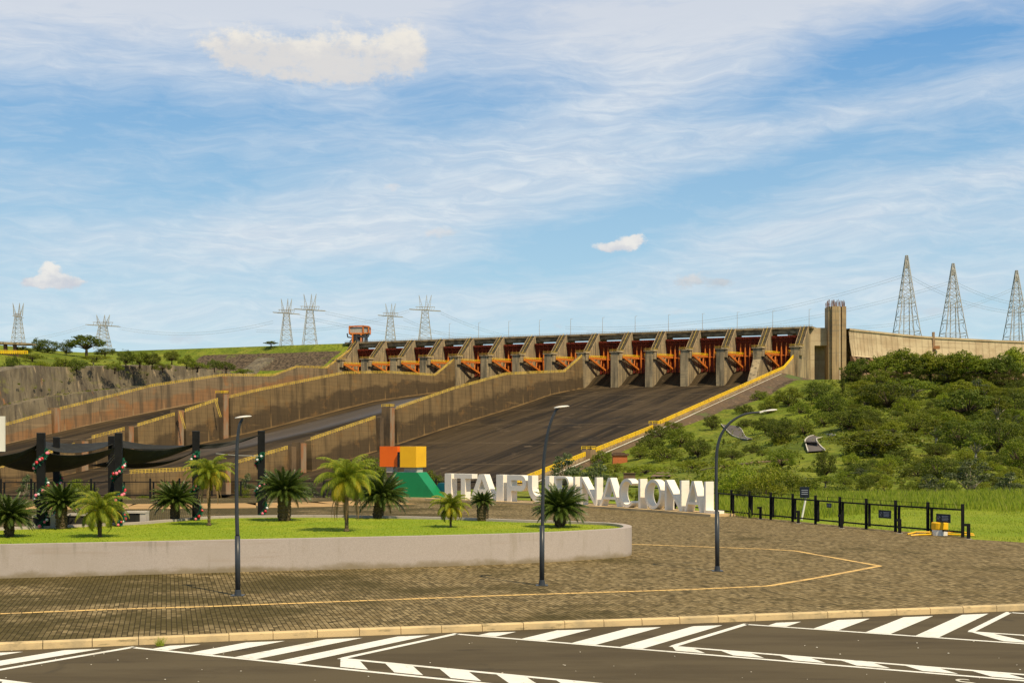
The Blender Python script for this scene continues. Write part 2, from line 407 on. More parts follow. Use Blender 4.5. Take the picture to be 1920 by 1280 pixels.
M['tinsel'] = leafmat('green tinsel', (0.01, 0.10, 0.05), (0.02, 0.16, 0.09), trans=.1, vary=.1)
M['signface'] = mat('sign face', (0.012, 0.018, 0.03), 0.4, [((5, 5, 5), .4, .7, (0.02, 0.026, 0.04), 3)])
M['signink'] = mat('sign lettering', (0.34, 0.36, 0.42), 0.5, [((30, 30, 30), .4, .7, (0.28, 0.30, 0.36), 3)])

def floor_mat():
    m = bpy.data.materials.new('chute floor concrete'); m.use_nodes = True
    g = NT(m.node_tree); bs = g.n['Principled BSDF']
    uv = g.new('ShaderNodeAttribute', attribute_name='it').outputs['Vector']      # (cross metres, flow metres)
    n1 = g.noise(g.mapping(uv, (.10, .006, 1)), 1.0, 6, .62, .2)
    n2 = g.noise(g.mapping(uv, (.45, .012, 1), loc=(5, 2, 0)), 1.0, 5, .6)
    n3 = g.noise(g.mapping(uv, (.03, .02, 1), loc=(1, 9, 0)), 1.0, 4, .6)
    c = g.mix(g.rng(n1, .38, .62), (0.022, 0.016, 0.009), (0.066, 0.046, 0.024))
    c = g.mix(g.rng(n2, .52, .70, 0, .7), c, (0.090, 0.062, 0.036))
    c = g.mix(g.rng(n3, .54, .68, 0, .7), c, (0.022, 0.018, 0.014))
    n4 = g.noise(g.mapping(uv, (.08, .30, 1), loc=(3, 3, 0)), 1.0, 3, .6)
    c = g.mix(g.rng(n4, .66, .72, 0, .7), c, (0.22, 0.16, 0.10))
    sp = g.new('ShaderNodeSeparateXYZ'); g.l.new(uv, sp.inputs[0])
    fr = g.m('FRACT', g.m('DIVIDE', sp.outputs[1], 66.0))
    c = g.mix(g.rng(fr, .980, .988, 0, .55), c, (0.17, 0.125, 0.075))
    n5 = g.noise(g.mapping(uv, (.05, .035, 1), loc=(8, 3, 0)), 1.0, 5, .7)
    c = g.mix(g.rng(n5, .62, .68, 0, .55), c, (0.11, 0.078, 0.045))
    fr2 = g.m('FRACT', g.m('DIVIDE', g.m('ADD', sp.outputs[0], 3.0), 12.95))
    c = g.mix(g.rng(fr2, .955, .975, 0, .45), c, (0.012, 0.010, 0.008))
    g.put(bs.inputs['Base Color'], c)
    bs.inputs['Roughness'].default_value = .85; bs.inputs['Specular IOR Level'].default_value = .12
    # thin film of water down the middle chute
    wx = g.rng(g.m('ABSOLUTE', g.m('SUBTRACT', sp.outputs[0], 228.0)), 5, 17, 1, 0)
    wy = g.rng(g.m('ABSOLUTE', g.m('SUBTRACT', sp.outputs[1], 190.0)), 70, 190, 1, 0)
    wet = g.m('MULTIPLY', g.m('MULTIPLY', wx, wy), g.rng(n2, .30, .5, .5, 1))
    g.put(bs.inputs['Roughness'], g.m('SUBTRACT', .85, g.m('MULTIPLY', wet, .55)))
    g.put(bs.inputs['Specular IOR Level'], g.m('ADD', .12, g.m('MULTIPLY', wet, .9)))
    g.put(bs.inputs['Base Color'], g.mix(g.m('MULTIPLY', wet, .7), c, (0.085, 0.080, 0.082)))  # paler grey: reflective sheen of the wet film put into the base colour
    return m
M['floor'] = floor_mat()

def wall_mat(name, hi_, lo_, dark, tan, rustc, dr=.55):
    m = bpy.data.materials.new(name); m.use_nodes = True
    g = NT(m.node_tree); bs = g.n['Principled BSDF']
    a = g.new('ShaderNodeAttribute', attribute_name='wt').outputs['Vector']     # along, height share, height
    sp = g.new('ShaderNodeSeparateXYZ'); g.l.new(a, sp.inputs[0]); t, v, z = sp.outputs
    tz = g.comb(t, z, 0.0)
    big = g.noise(g.mapping(tz, (.016, .035, 1)), 1.0, 5, .6); st = g.noise(g.mapping(tz, (.16, .016, 1), loc=(3, 0, 0)), 1.0, 6, .65)
    ho = g.noise(g.mapping(tz, (.02, .30, 1), loc=(0, 7, 0)), 1.0, 5, .65); blot = g.noise(g.mapping(tz, (.06, .07, 1), loc=(9, 0, 0)), 1.0, 6, .65)
    edge = g.m('ADD', v, g.m('MULTIPLY', g.m('SUBTRACT', big, .5), 1.6))
    c = g.mix(g.rng(edge, .45, .62), lo_, hi_)
    c = g.mix(g.rng(st, .48, .66, 0, dr), c, dark)
    c = g.mix(g.rng(blot, .54, .66, 0, .7), c, rustc)
    fine = g.noise(g.mapping(tz, (.9, .05, 1), loc=(1, 1, 0)), 1.0, 4, .6)
    c = g.mix(g.rng(fine, .50, .66, 0, .45), c, dark)
    c = g.mix(g.rng(ho, .60, .66, 0, .35), c, tan)
    pan = g.new('ShaderNodeTexWhiteNoise', noise_dimensions='2D')
    g.l.new(g.comb(g.m('FLOOR', g.m('DIVIDE', t, 15.0)), g.m('FLOOR', g.m('DIVIDE', z, 5.0)), 0.0), pan.inputs['Vector'])
    c = g.mix(g.m('MULTIPLY', pan.outputs['Value'], .20), c, dark)
    jt = g.m('FRACT', g.m('DIVIDE', t, 15.0)); jz = g.m('FRACT', g.m('DIVIDE', z, 2.5))
    jr = g.new('ShaderNodeTexWhiteNoise', noise_dimensions='1D'); g.l.new(g.m('FLOOR', g.m('DIVIDE', t, 15.0)), jr.inputs['W'])
    c = g.mix(g.m('MULTIPLY', g.rng(jt, .955, .965, 0, .7), g.m('MULTIPLY', jr.outputs['Value'], g.rng(blot, .3, .6))), c, (dark[0] * .6, dark[1] * .6, dark[2] * .6))
    c = g.mix(g.rng(jz, .90, .92, 0, .30), c, (dark[0] * .8, dark[1] * .8, dark[2] * .8))
    low = g.m('MULTIPLY', g.rng(g.m('ADD', v, g.m('MULTIPLY', g.m('SUBTRACT', blot, .5), .14)), .0, .055, 1, 0), .7)
    c = g.mix(low, c, tan)
    vs = g.m('MULTIPLY', g.m('MULTIPLY', g.rng(jt, .91, .95, 0, 1), g.rng(jr.outputs['Value'], .55, .9)), g.rng(v, .1, .45, .6, 0))
    c = g.mix(vs, c, tan)
    g.put(bs.inputs['Base Color'], c); bs.inputs['Roughness'].default_value = .92; bs.inputs['Specular IOR Level'].default_value = .15
    return m
M['wallB'] = wall_mat('chute wall brown', (0.225, 0.150, 0.070), (0.100, 0.068, 0.036), (0.055, 0.040, 0.024), (0.34, 0.21, 0.085), (0.24, 0.135, 0.05))
M['wallD'] = wall_mat('chute wall rusty', (0.26, 0.185, 0.105), (0.29, 0.16, 0.075), (0.085, 0.066, 0.044), (0.40, 0.27, 0.14), (0.33, 0.15, 0.055), .75)

def terrain_mat():
    m = bpy.data.materials.new('grassy terrain'); m.use_nodes = True
    g = NT(m.node_tree); bs = g.n['Principled BSDF']
    ps = g.new('ShaderNodeNewGeometry').outputs['Position']
    n1 = g.noise(ps, .012, 6, .6); n2 = g.noise(ps, .06, 6, .65); n3 = g.noise(ps, .5, 4, .6)
    c = g.mix(g.rng(n1, .38, .62), (0.200, 0.250, 0.022), (0.130, 0.175, 0.018))
    c = g.mix(g.rng(n2, .42, .66), c, (0.25, 0.26, 0.035))
    c = g.mix(g.rng(n2, .62, .72, 0, .8), c, (0.15, 0.11, 0.045))
    c = g.mix(g.rng(n3, .42, .66, 0, .75), c, (0.060, 0.088, 0.012))
    n5 = g.noise(ps, .025, 5, .7)
    c = g.mix(g.rng(n5, .50, .64, 0, .65), c, (0.070, 0.095, 0.016))
    at = g.new('ShaderNodeAttribute', attribute_name='rock').outputs['Fac']
    rk = g.mix(g.rng(n3, .4, .6), (0.055, 0.042, 0.03), (0.15, 0.11, 0.07))
    rk = g.mix(g.rng(n2, .58, .66, 0, .8), rk, (0.13, 0.15, 0.03))
    c = g.mix(g.rng(g.m('ADD', at, g.m('MULTIPLY', g.m('SUBTRACT', n2, .5), .8)), .4, .6), c, rk)
    g.put(bs.inputs['Base Color'], c); bs.inputs['Roughness'].default_value = .95
    bs.inputs['Specular IOR Level'].default_value = .1
    b = g.new('ShaderNodeBump'); b.inputs['Strength'].default_value = 1.0; b.inputs['Distance'].default_value = 1.2
    g.l.new(g.noise(ps, .35, 6, .7), b.inputs['Height']); g.l.new(b.outputs[0], bs.inputs['Normal'])
    return m
M['terrain'] = terrain_mat()
def cliff_mat():
    m = bpy.data.materials.new('cut rock cliff'); m.use_nodes = True
    g = NT(m.node_tree); bs = g.n['Principled BSDF']
    ps = g.new('ShaderNodeNewGeometry').outputs['Position']
    mp = lambda s, l=(0, 0, 0): g.mapping(ps, s, loc=l)
    n1 = g.noise(mp((.09, .09, .018)), 1.0, 7, .66, .3); n2 = g.noise(mp((.30, .30, .03), (4, 4, 0)), 1.0, 6, .65, .2)
    n3 = g.noise(mp((.06, .06, .12), (9, 1, 2)), 1.0, 6, .65)
    c = g.mix(g.rng(n1, .38, .62), (0.190, 0.155, 0.098), (0.092, 0.074, 0.050))
    c = g.mix(g.rng(n2, .54, .66, 0, .85), c, (0.055, 0.042, 0.030))
    c = g.mix(g.rng(n2, .34, .42, .8, 0), c, (0.34, 0.26, 0.16))
    c = g.mix(g.rng(n1, .64, .70, 0, .8), c, (0.26, 0.12, 0.05))
    c = g.mix(g.rng(n3, .54, .64, 0, .8), c, (0.15, 0.14, 0.04))
    g.put(bs.inputs['Base Color'], c); bs.inputs['Roughness'].default_value = .95
    b = g.new('ShaderNodeBump'); b.inputs['Strength'].default_value = 1.0; b.inputs['Distance'].default_value = 1.5
    g.l.new(n2, b.inputs['Height']); g.l.new(b.outputs[0], bs.inputs['Normal'])
    return m
M['cliff'] = cliff_mat()
def grass_mat(name, a, b, c, sc=1.0):
    m = bpy.data.materials.new(name); m.use_nodes = True
    g = NT(m.node_tree); bs = g.n['Principled BSDF']
    ps = g.new('ShaderNodeNewGeometry').outputs['Position']
    n1 = g.noise(ps, .35 * sc, 5, .6); n2 = g.noise(ps, 9 * sc, 4, .7)
    cc = g.mix(g.rng(n1, .38, .64), a, b); cc = g.mix(g.rng(n2, .45, .68, 0, .8), cc, c)
    g.put(bs.inputs['Base Color'], cc); bs.inputs['Roughness'].default_value = .95; bs.inputs['Specular IOR Level'].default_value = .1
    bp = g.new('ShaderNodeBump'); bp.inputs['Strength'].default_value = .8; bp.inputs['Distance'].default_value = .05
    g.l.new(n2, bp.inputs['Height']); g.l.new(bp.outputs[0], bs.inputs['Normal'])
    return m
M['lawn'] = grass_mat('lawn soil and turf', (0.22, 0.30, 0.020), (0.33, 0.36, 0.032), (0.17, 0.24, 0.014))
M['verge'] = grass_mat('verge turf', (0.20, 0.27, 0.018), (0.25, 0.29, 0.024), (0.12, 0.17, 0.012), .6)
M['blade'] = leafmat('lawn blades', (0.25, 0.36, 0.018), (0.34, 0.42, 0.026), (0.40, 0.42, 0.05), trans=.4, vary=0)
M['tallblade'] = leafmat('tall grass blades', (0.19, 0.27, 0.015), (0.30, 0.35, 0.03), (0.40, 0.38, 0.10), trans=.3, vary=0)

def paver_mat():
    m = bpy.data.materials.new('concrete pavers'); m.use_nodes = True
    g = NT(m.node_tree); bs = g.n['Principled BSDF']
    ps = g.new('ShaderNodeNewGeometry').outputs['Position']
    v = g.mapping(ps, (1, 1, 1), (0, 0, R(90 - 14)))
    br = g.new('ShaderNodeTexBrick'); br.offset = .5
    g.put(br.inputs['Vector'], v); br.inputs['Scale'].default_value = 1.0
    br.inputs['Brick Width'].default_value = .20; br.inputs['Row Height'].default_value = .10
    br.inputs['Mortar Size'].default_value = .0085; br.inputs['Mortar Smooth'].default_value = .2
    br.inputs['Color1'].default_value = (0.0, 0, 0, 1); br.inputs['Color2'].default_value = (1, 1, 1, 1)
    br.inputs['Mortar'].default_value = (.5, .5, .5, 1); br.inputs['Bias'].default_value = 0
    n1 = g.noise(ps, .28, 6, .62, .3); n2 = g.noise(ps, 1.6, 5, .65); n3 = g.noise(ps, 14, 3, .6)
    base = g.mix(br.outputs['Color'], (0.085, 0.064, 0.028), (0.36, 0.275, 0.140))
    base = g.mix(g.rng(n2, .40, .66, 0, .6), base, (0.19, 0.135, 0.055))
    base = g.mix(g.rng(n3, .5, .7, 0, .3), base, (0.085, 0.066, 0.034))
    # moss and damp: strongest round the front of the raised planter (left), weak to the right
    sp = g.new('ShaderNodeSeparateXYZ'); g.l.new(ps, sp.inputs[0])
    left = g.rng(sp.outputs[0], -16, 7, .22, 0)
    moss = g.rng(g.m('ADD', n1, left), .54, .72, 0, .80)
    base = g.mix(moss, base, (0.060, 0.048, 0.012))
    col = g.mix(br.outputs['Fac'], base, (0.030, 0.022, 0.008))
    g.put(bs.inputs['Base Color'], col); bs.inputs['Roughness'].default_value = .92; bs.inputs['Specular IOR Level'].default_value = .1
    b = g.new('ShaderNodeBump'); b.inputs['Strength'].default_value = .5; b.inputs['Distance'].default_value = .01; b.invert = True
    g.l.new(br.outputs['Fac'], b.inputs['Height']); g.l.new(b.outputs[0], bs.inputs['Normal'])
    return m
M['paver'] = paver_mat()
def splash(m):
    g = NT(m.node_tree); bs = g.n['Principled BSDF']; src = bs.inputs['Base Color'].links[0].from_socket
    ps = g.new('ShaderNodeNewGeometry').outputs['Position']; sp = g.new('ShaderNodeSeparateXYZ'); g.l.new(ps, sp.inputs[0])
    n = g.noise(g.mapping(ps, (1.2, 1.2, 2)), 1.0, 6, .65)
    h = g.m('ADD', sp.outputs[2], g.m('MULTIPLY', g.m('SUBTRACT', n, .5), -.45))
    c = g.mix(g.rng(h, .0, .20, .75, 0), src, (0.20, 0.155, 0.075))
    n2 = g.noise(g.mapping(ps, (5, 5, .25)), 1.0, 4, .6)
    c = g.mix(g.m('MULTIPLY', g.rng(n2, .58, .70), g.rng(sp.outputs[2], .35, .88, 0, .45)), c, (0.22, 0.20, 0.16))
    g.put(bs.inputs['Base Color'], c)
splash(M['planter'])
M['asphalt'] = mat('car park asphalt', (0.104, 0.082, 0.048), 0.95,
    [((.25, .9, 1), .42, .64, (0.080, 0.062, 0.036), 6), ((.5, .5, 1), .60, .72, (0.115, 0.092, 0.056), 6, .6), ((45, 45, 45), .58, .72, (0.13, 0.10, 0.065), 2, .4), ((.5, 2.2, 1), .60, .74, (0.040, 0.034, 0.026), 6, .65), ((.9, .3, 1), .62, .70, (0.055, 0.045, 0.03), 6, .5)],
    ((60, 60, 60), .5, .006), spec=.12)

# ------------------------------------------------------------------ spillway frame of reference
# i counts bays from the right-hand end along the crest, t runs downstream in metres
E1 = Vector((-0.907, 0.421, 0)) * 25.9
E2 = Vector((-0.421, -0.907, 0))
def D(i, t, z): return Vector((188, 936, CZ)) + E1 * i + E2 * t + Vector((0, 0, z))
def IT(X, Y):
    dx, dy = X - 188, Y - 936
    return (dx * -.907 + dy * .421) / 25.9, dx * -.421 + dy * -.907
FR = [(-60, 40), (-36, 47), (-31, 49), (-20, 46), (-8, 40), (0, 37.2), (20, 35.3), (58, 31), (112, 22), (225, 5), (280, -4), (560, -46), (700, -66)]
FM = [(-60, 40), (-36, 47), (-31, 49), (-20, 46), (-8, 40), (0, 37.2), (20, 35.6), (60, 32), (120, 26), (248, 6), (314, -3), (560, -38), (700, -58)]
FL = [(-60, 42), (-36, 47), (-31, 49), (-20, 46), (-8, 41), (0, 39), (60, 37), (148, 29), (265, 11.5), (345, -2), (560, -36), (700, -56)]
def floor_z(i, t): return interp(t, FR if i < 6 else (FM if i < 10 else FL))
WA = [(-18, 61), (26, 46.8), (282, 7), (370, -5.8), (431, -14.7), (620, -44)]
WD = [(-22, 72), (14, 55.5), (56, 54), (85, 46.5), (146, 44), (221, 34), (250, 28), (303, 17.5), (341, 8.7), (400, -3), (620, -40)]
def terr(i, t):
    """terrain height above eye level"""
    p = Vector((188, 936, 0)) + E1 * i + E2 * t
    Y = p.y; nz = fbm(p.x * .012, p.y * .012, 3) * 7
    if t < -48 and i > 0.02: return 60 + nz * .3
    if 0.02 < i < 13.98: return floor_z(i, t) - 9
    if i <= 0.02:
        g = interp(Y, [(60, -5.5), (110, -6.5), (200, -6.0), (300, -3.5), (450, 2.6), (600, 11.5), (750, 24), (880, 37), (940, 40.5), (1000, 42), (1300, 44), (3000, 60), (30000, 100)])
        near = interp(t, WA) - 4
        k = min(1, max(0, -i / 6.0)); k = k * k * (3 - 2 * k)
        if t < 60: near = min(near, 38)
        z = near * (1 - k) + g * k
        return z + nz * min(1, -i) * (.3 if Y > 860 else .8)
    ledge = interp(t, WD) - 13
    plat = interp(t, [(-60, 52), (20, 51.5), (60, 51.5), (111, 53.5), (267, 45), (345, 30), (500, 4)])
    q_ = max(0, min(1, (i - 17.6) / 5.0)); plat += (min(73.5, interp(Y, [(700, 40), (930, 64), (1060, 73.5)])) - plat) * q_
    crest = 78.6 - abs(t + 37) * .48 if t < 60 else -99
    if t < 60: ledge = max(ledge, min(crest, 58))
    k = 0 if i < 16.35 else min(1, (i - 16.35) / .45)
    if i > 16.4: plat += nz * .35
    return max(ledge * (1 - k) + plat * k, crest)
def T(X, Y):
    i, t = IT(X, Y); return terr(i, t) + CZ
def hit(px, py):
    """first place where the survey line through (px, py) meets the terrain"""
    Y = 95.0
    while Y < 1500:
        p = P(px, py, Y)
        if T(p.x, p.y) >= p.z: return Vector((p.x, p.y, T(p.x, p.y)))
        Y += 2.0
    return None

def build_terrain():
    iv = []
    x = -60.0
    while x < -12: iv.append(x); x += 3.0
    x = -12.0
    while x < 0: iv.append(x); x += .3
    iv += [0.0, 0.03, .5]
    iv += [1 + k for k in range(13)] + [13.97, 14.0]
    x = 14.3
    while x < 24: iv.append(x); x += .3
    while x < 90: iv.append(x); x += 3
    tv = [-30000, -8000, -2500, -900, -300, -120, -60, -50, -46, -42, -37, -32]
    x = -26.0
    while x < 870: tv.append(x); x += 6
    n = len(iv); mb = MB(); rock = []
    for t in tv:
        for i in iv:
            p = D(i, t, terr(i, t)); mb.v.append(tuple(p))
            r = 0.0
            if i > 14 and -24 < t < 12 and i < 19.5: r = .75
            if i > 14 and i < 16.5 and t > 40: r = .9
            if -.8 < i <= 0 and 20 < t < 200: r = .7
            rock.append(r)
    for b in range(len(tv) - 1):
        for a in range(n - 1):
            k = b * n + a; mb.f.append((k, k + n, k + n + 1, k + 1)); mb.mi.append(0)
    o = mb.build('terrain', M['terrain'], smooth=True, recalc=False)
    at = o.data.attributes.new('rock', 'FLOAT', 'POINT'); at.data.foreach_set('value', rock)
    tag(o, 'green and brown hills rising round the spillway', 'hills', kind='structure')
    mb = MB()
    for (a, b, c, d) in (((-60000, -60000), (60000, -60000), (60000, 60000), (-60000, 60000)),):
        mb.quad((*a, -75), (*b, -75), (*c, -75), (*d, -75))
    tag(mb.build('ground', M['terrain'], recalc=False), 'far low ground', 'ground', kind='structure')
build_terrain()

def build_cliff():
    mb = MB()
    def fn(u, v):
        t = -10 + u * 560
        p0 = D(16.4, t, 0)
        top = terr(17.1, t); bot = interp(t, WD) - 16
        if top < bot + 1: top = bot + 1
        n1 = fbm(t * .03, 1.5, v * .5, 4); n2 = fbm(t * .16, 7, v * .5, 4); edge = fbm(t * .05, 3, 0, 4)
        z = bot + (top + 1.5 + edge * 3 - bot) * v
        out = (1 - v) * 7 + (7.5 if v < .45 else 0) + n1 * 6.5 + n2 * 4 + abs(fbm(t * .3, 2, v * .6, 2)) * 3
        i = 16.4 - out / 25.9
        if v > .985: i = 17.0
        q = D(i, t, z); return q
    mb.grid(420, 56, fn)
    o = mb.build('cliff', M['cliff'], recalc=False)
    tag(o, 'brown blasted rock cliff above the far left chute', 'cliff', kind='structure')
build_cliff()

# ------------------------------------------------------------------ spillway
SP = D(0, 0, 0)
spill = thing('spillway', 'long concrete spillway with fourteen red gates and three brown chutes', 'spillway', SP)
PW = 0.21      # pier thickness in bays
def build_spillway():
    # floors
    for (a, b) in ((0, 6), (6, 10), (10, 14)):
        mb = MB(); uv = []
        ts = [-46, -36, -31, -26, -20, -14, -8, -3, 2, 8, 14, 20, 30, 44, 58] + [70 + 12 * k for k in range(52)]
        n = (b - a) * 4 + 1
        for t in ts:
            for k in range(n):
                i = a + (b - a) * k / (n - 1); mb.v.append(tuple(D(i, t, floor_z(a + .5, t)))); uv.append((i * 25.9, t, 0))
        for r in range(len(ts) - 1):
            for k in range(n - 1):
                q = r * n + k; mb.f.append((q, q + n, q + n + 1, q + 1)); mb.mi.append(0)
        o = mb.build('chute_floor', M['floor'], spill, smooth=True, recalc=False)
        at = o.data.attributes.new('it', 'FLOAT_VECTOR', 'POINT'); at.data.foreach_set('vector', [c for q in uv for c in q])
    # walls: polyline of tops, thickness, material, rail material
    def wall(i0, th, segs, m, rm, fz, name='dividing_wall', lab=None):
        for seg in segs:
            mb = MB(); rb = MB(); wt = []
            t0, t1 = seg[0][0], seg[-1][0]
            n = max(2, int((t1 - t0) / 10) + 1)
            ts = sorted(set([t0 + (t1 - t0) * k / n for k in range(n + 1)] + [q[0] for q in seg]))
            for a, b in zip(ts, ts[1:]):
                za, zb = interp(a, seg), interp(b, seg)
                fa, fb = fz(a) - 6, fz(b) - 6
                w = th / 25.9
                q = [D(i0, a, fa), D(i0 - w * 1.25, a, fa), D(i0 - w, a, za), D(i0, a, za)]
                r = [D(i0, b, fb), D(i0 - w * 1.25, b, fb), D(i0 - w, b, zb), D(i0, b, zb)]
                wt += [(a, -6 / (za - fa - 6), fa), (a, -6 / (za - fa - 6), fa), (a, 1, za), (a, 1, za), (b, -6 / (zb - fb - 6), fb), (b, -6 / (zb - fb - 6), fb), (b, 1, zb), (b, 1, zb)]
                mb.add(q + r, [(0, 1, 2, 3), (7, 6, 5, 4), (0, 4, 5, 1), (1, 5, 6, 2), (2, 6, 7, 3), (3, 7, 4, 0)])
            # railing along the edge nearest the viewer
            ie = i0 - th / 25.9 + .012
            for hgt in ((.45, .95, 1.45, 1.95) if i0 == 0 else (.45, 1.05, 1.65)):
                for a, b in zip(ts, ts[1:]):
                    rb.beam(D(ie, a, interp(a, seg) + hgt), D(ie, b, interp(b, seg) + hgt), .3 if i0 == 0 else .18, .30 if i0 == 0 else .24)
            k = t0
            while k < t1:
                rb.beam(D(ie, k, interp(k, seg)), D(ie, k, interp(k, seg) + 1.75), .30); k += 2.2
            o = mb.build(name, m, spill, recalc=False)
            at = o.data.attributes.new('wt', 'FLOAT_VECTOR', 'POINT'); at.data.foreach_set('vector', [c for q in wt for c in q])
            if lab: o['label'] = lab
            rb.build('railing', rm, o)
    fA = lambda t: interp(t, FR); fM = lambda t: interp(t, FM); fL = lambda t: interp(t, FL)
    wall(0.0, 2.2, [[(-18, 60.5), (-6, 57.5), (26, 46.8), (282, 7)], [(288, 5.4), (368, -5.8)], [(376, -7), (431, -14.7), (620, -44)]], M['concrete'], M['yellow'], fA, 'side_wall', 'right side wall under the bright yellow rail')
    wall(6.0, 4.0, [[(0, 60), (32, 47.5), (65, 45.5), (128, 41.5), (200, 30), (270, 16.6)], [(292, 11.3), (354, -.3)], [(374, -4.3), (414, -10.8)], [(430, -13), (486, -13.6)]], M['wallB'], M['yellow_old'], fA)
    wall(10.0, 4.0, [[(0, 60), (30, 47), (100, 46), (156, 43), (248, 29.2), (279, 23.8)], [(290, 22), (319, 15.2)], [(328, 13.2), (358, 6.9)], [(368, 5), (392, .5)], [(404, -3), (452, -13)], [(455, -13.4), (560, -13.4)]], M['wallB'], M['yellow_old'], fM)
    wall(14.0, 4.0, [[(-22, 72), (14, 55.5), (56, 54), (85, 46.5), (146, 44), (221, 34), (250, 28), (303, 17.5)], [(310, 15.6), (341, 8.7), (400, -3), (620, -40)]], M['wallD'], M['yellow_old'], fL, 'side_wall', 'rust streaked far side wall below the cliff')
    # pillars in the wall gaps
    for (i0, t, z, m, w) in ((0, 285, 9, 'concrete', 5), (0, 372, -3, 'concrete', 6),
                          (6, 276, 19, 'rust', 5), (6, 287, 13, 'wall_dark', 4), (6, 362, 0, 'rust', 5), (6, 370, -2, 'wall_dark', 4), (6, 422, -9, 'rust', 4),
                          (10, 284, 27.5, 'rust', 5), (10, 324, 17.5, 'rust', 5), (10, 364, 8.5, 'rust', 4), (10, 398, 1, 'rust', 5), (14, 306, 20, 'rust', 5)):
        mb = MB(); ff = fA if i0 == 0 else (fM if i0 < 14 else fL)
        zb = ff(t) - 6; z0_ = z; z = z - 1.0
        a, b = t - w / 2, t + w / 2; ia, ib = i0 + .01, i0 - .185
        if i0 == 0: ib = -.15
        mb.prism([D(ia, a, zb), D(ib, a, zb), D(ib, b, zb), D(ia, b, zb)], (0, 0, z - zb)); mb.cur = 1
        if m == 'rust': mb.prism([D(ib - .001, a + .3, zb), D(ib - .012, a + .3, zb), D(ib - .012, b - .3, zb), D(ib - .001, b - .3, zb)], (0, 0, z - zb - .5))
        o = mb.build('wall_pillar', [M['wall_dark'] if i0 < 14 else M['wall_rust'], M['rust']], spill)
        if i0 == 0: o.data.materials[0] = M['concrete']
        if z0_ in (9, -3, 19, 27.5):
            rb = MB()
            for (p, q) in ((D(ia, a, 0), D(ib, a, 0)), (D(ib, a, 0), D(ib, b, 0)), (D(ia, b, 0), D(ib, b, 0))):
                for h in (.6, 1.3): rb.beam(p + Vector((0, 0, z + h)), q + Vector((0, 0, z + h)), .25)
                rb.beam(p + Vector((0, 0, z)), p + Vector((0, 0, z + 1.4)), .25); rb.beam(q + Vector((0, 0, z)), q + Vector((0, 0, z + 1.4)), .25)
            rb.build('railing', M['yellow'], o)
    # piers
    prof = [(0, 26), (0, 62.5), (-9, 62.5), (-9.5, 63.5), (-12, 64.2), (-30, 78.6), (-46, 78.6), (-46, 26)]
    prof_body = [(0, 26), (0, 57), (-3, 59.5), (-11, 60), (-22, 72), (-30, 76.5), (-46, 76.5), (-46, 26)]
    for i in range(15):
        mb = MB(); off = E1 * (-PW)
        dv = i in (6, 10, 0, 14)
        body = [D(i, t, z) for (t, z) in prof]
        if i == 1: body[0] = D(i, 14, 26); body.insert(1, D(i, 14, 40)); body.insert(2, D(i, 0, 55)); 
        mb.prism(body, off)
        # wider head block carrying the trunnions
        a, b = i + .035, i - PW - .055
        mb.prism([D(a, .6, 62.6), D(b, .6, 62.6), D(b, -9, 62.6), D(a, -9, 62.6)], (0, 0, .7))
        mb.prism([D(i - PW, -1, 57.2), D(b, -1, 57.2), D(b, -8.5, 57.2), D(i - PW, -8.5, 57.2)], (0, 0, 4.8))
        o = mb.build('pier', M['pier'], spill)
        # sloping stair with yellow rail on the pier back
        sb = MB()
        for k in (i - PW * .5,):
            sb.beam(D(k, -12, 65.3), D(k, -30, 79.7), .16)
            for q in range(8):
                f = q / 7; sb.beam(D(k, -12 - 18 * f, 64.2 + 14.4 * f), D(k, -12 - 18 * f, 65.3 + 14.4 * f), .14)
        for (p, q) in ((D(a, .4, 63.3), D(b, .4, 63.3)), (D(b, .4, 63.3), D(b, -9, 63.3))):
            for h in (.6, 1.3): sb.beam(p + Vector((0, 0, h)), q + Vector((0, 0, h)), .2)
        sb.build('stair_rail', M['yellow_old'], o)
        kb2 = MB()
        for k in (i - .004, i - PW + .004): kb2.beam(D(k, -12.3, 64.75), D(k, -30, 78.9), .35, .5)
        kb2.build('stair_kerb', M['concrete'], o)
        nb = MB(); nb.prism([D(i - PW * .04, -12.4, 64.75), D(i - PW * .04, -29.6, 78.5), D(i - PW * .96, -29.6, 78.5), D(i - PW * .96, -12.4, 64.75)], (0, 0, .2)); nb.build('stair', M['stain'], o)
    # gates with radial arms
    for i in range(14):
        a, b = i + 1 - PW, i         # from the side of the pier on the left to the next pier
        a -= .006; b += .006
        mb = MB(); tc, zc, rad = -6.0, 59.0, 26.0
        def arc(ang, r=rad): return tc - r * math.cos(ang), zc + r * math.sin(ang)
        a0, a1 = math.asin(-10.3 / rad), math.asin(13.6 / rad)
        na = 12
        def skin(u, v):
            t, z = arc(a0 + (a1 - a0) * v); return D(a + (b - a) * u, t, z)
        mb.grid(2, na, skin)
        mb.grid(2, na, lambda u, v: D(a + (b - a) * u, arc(a0 + (a1 - a0) * v, rad + .5)[0], arc(a0 + (a1 - a0) * v, rad + .5)[1]))
        tt, zz = arc(a1)
        mb.quad(D(a, tt, zz), D(b, tt, zz), D(b, tt - .5, zz + .1), D(a, tt - .5, zz + .1))
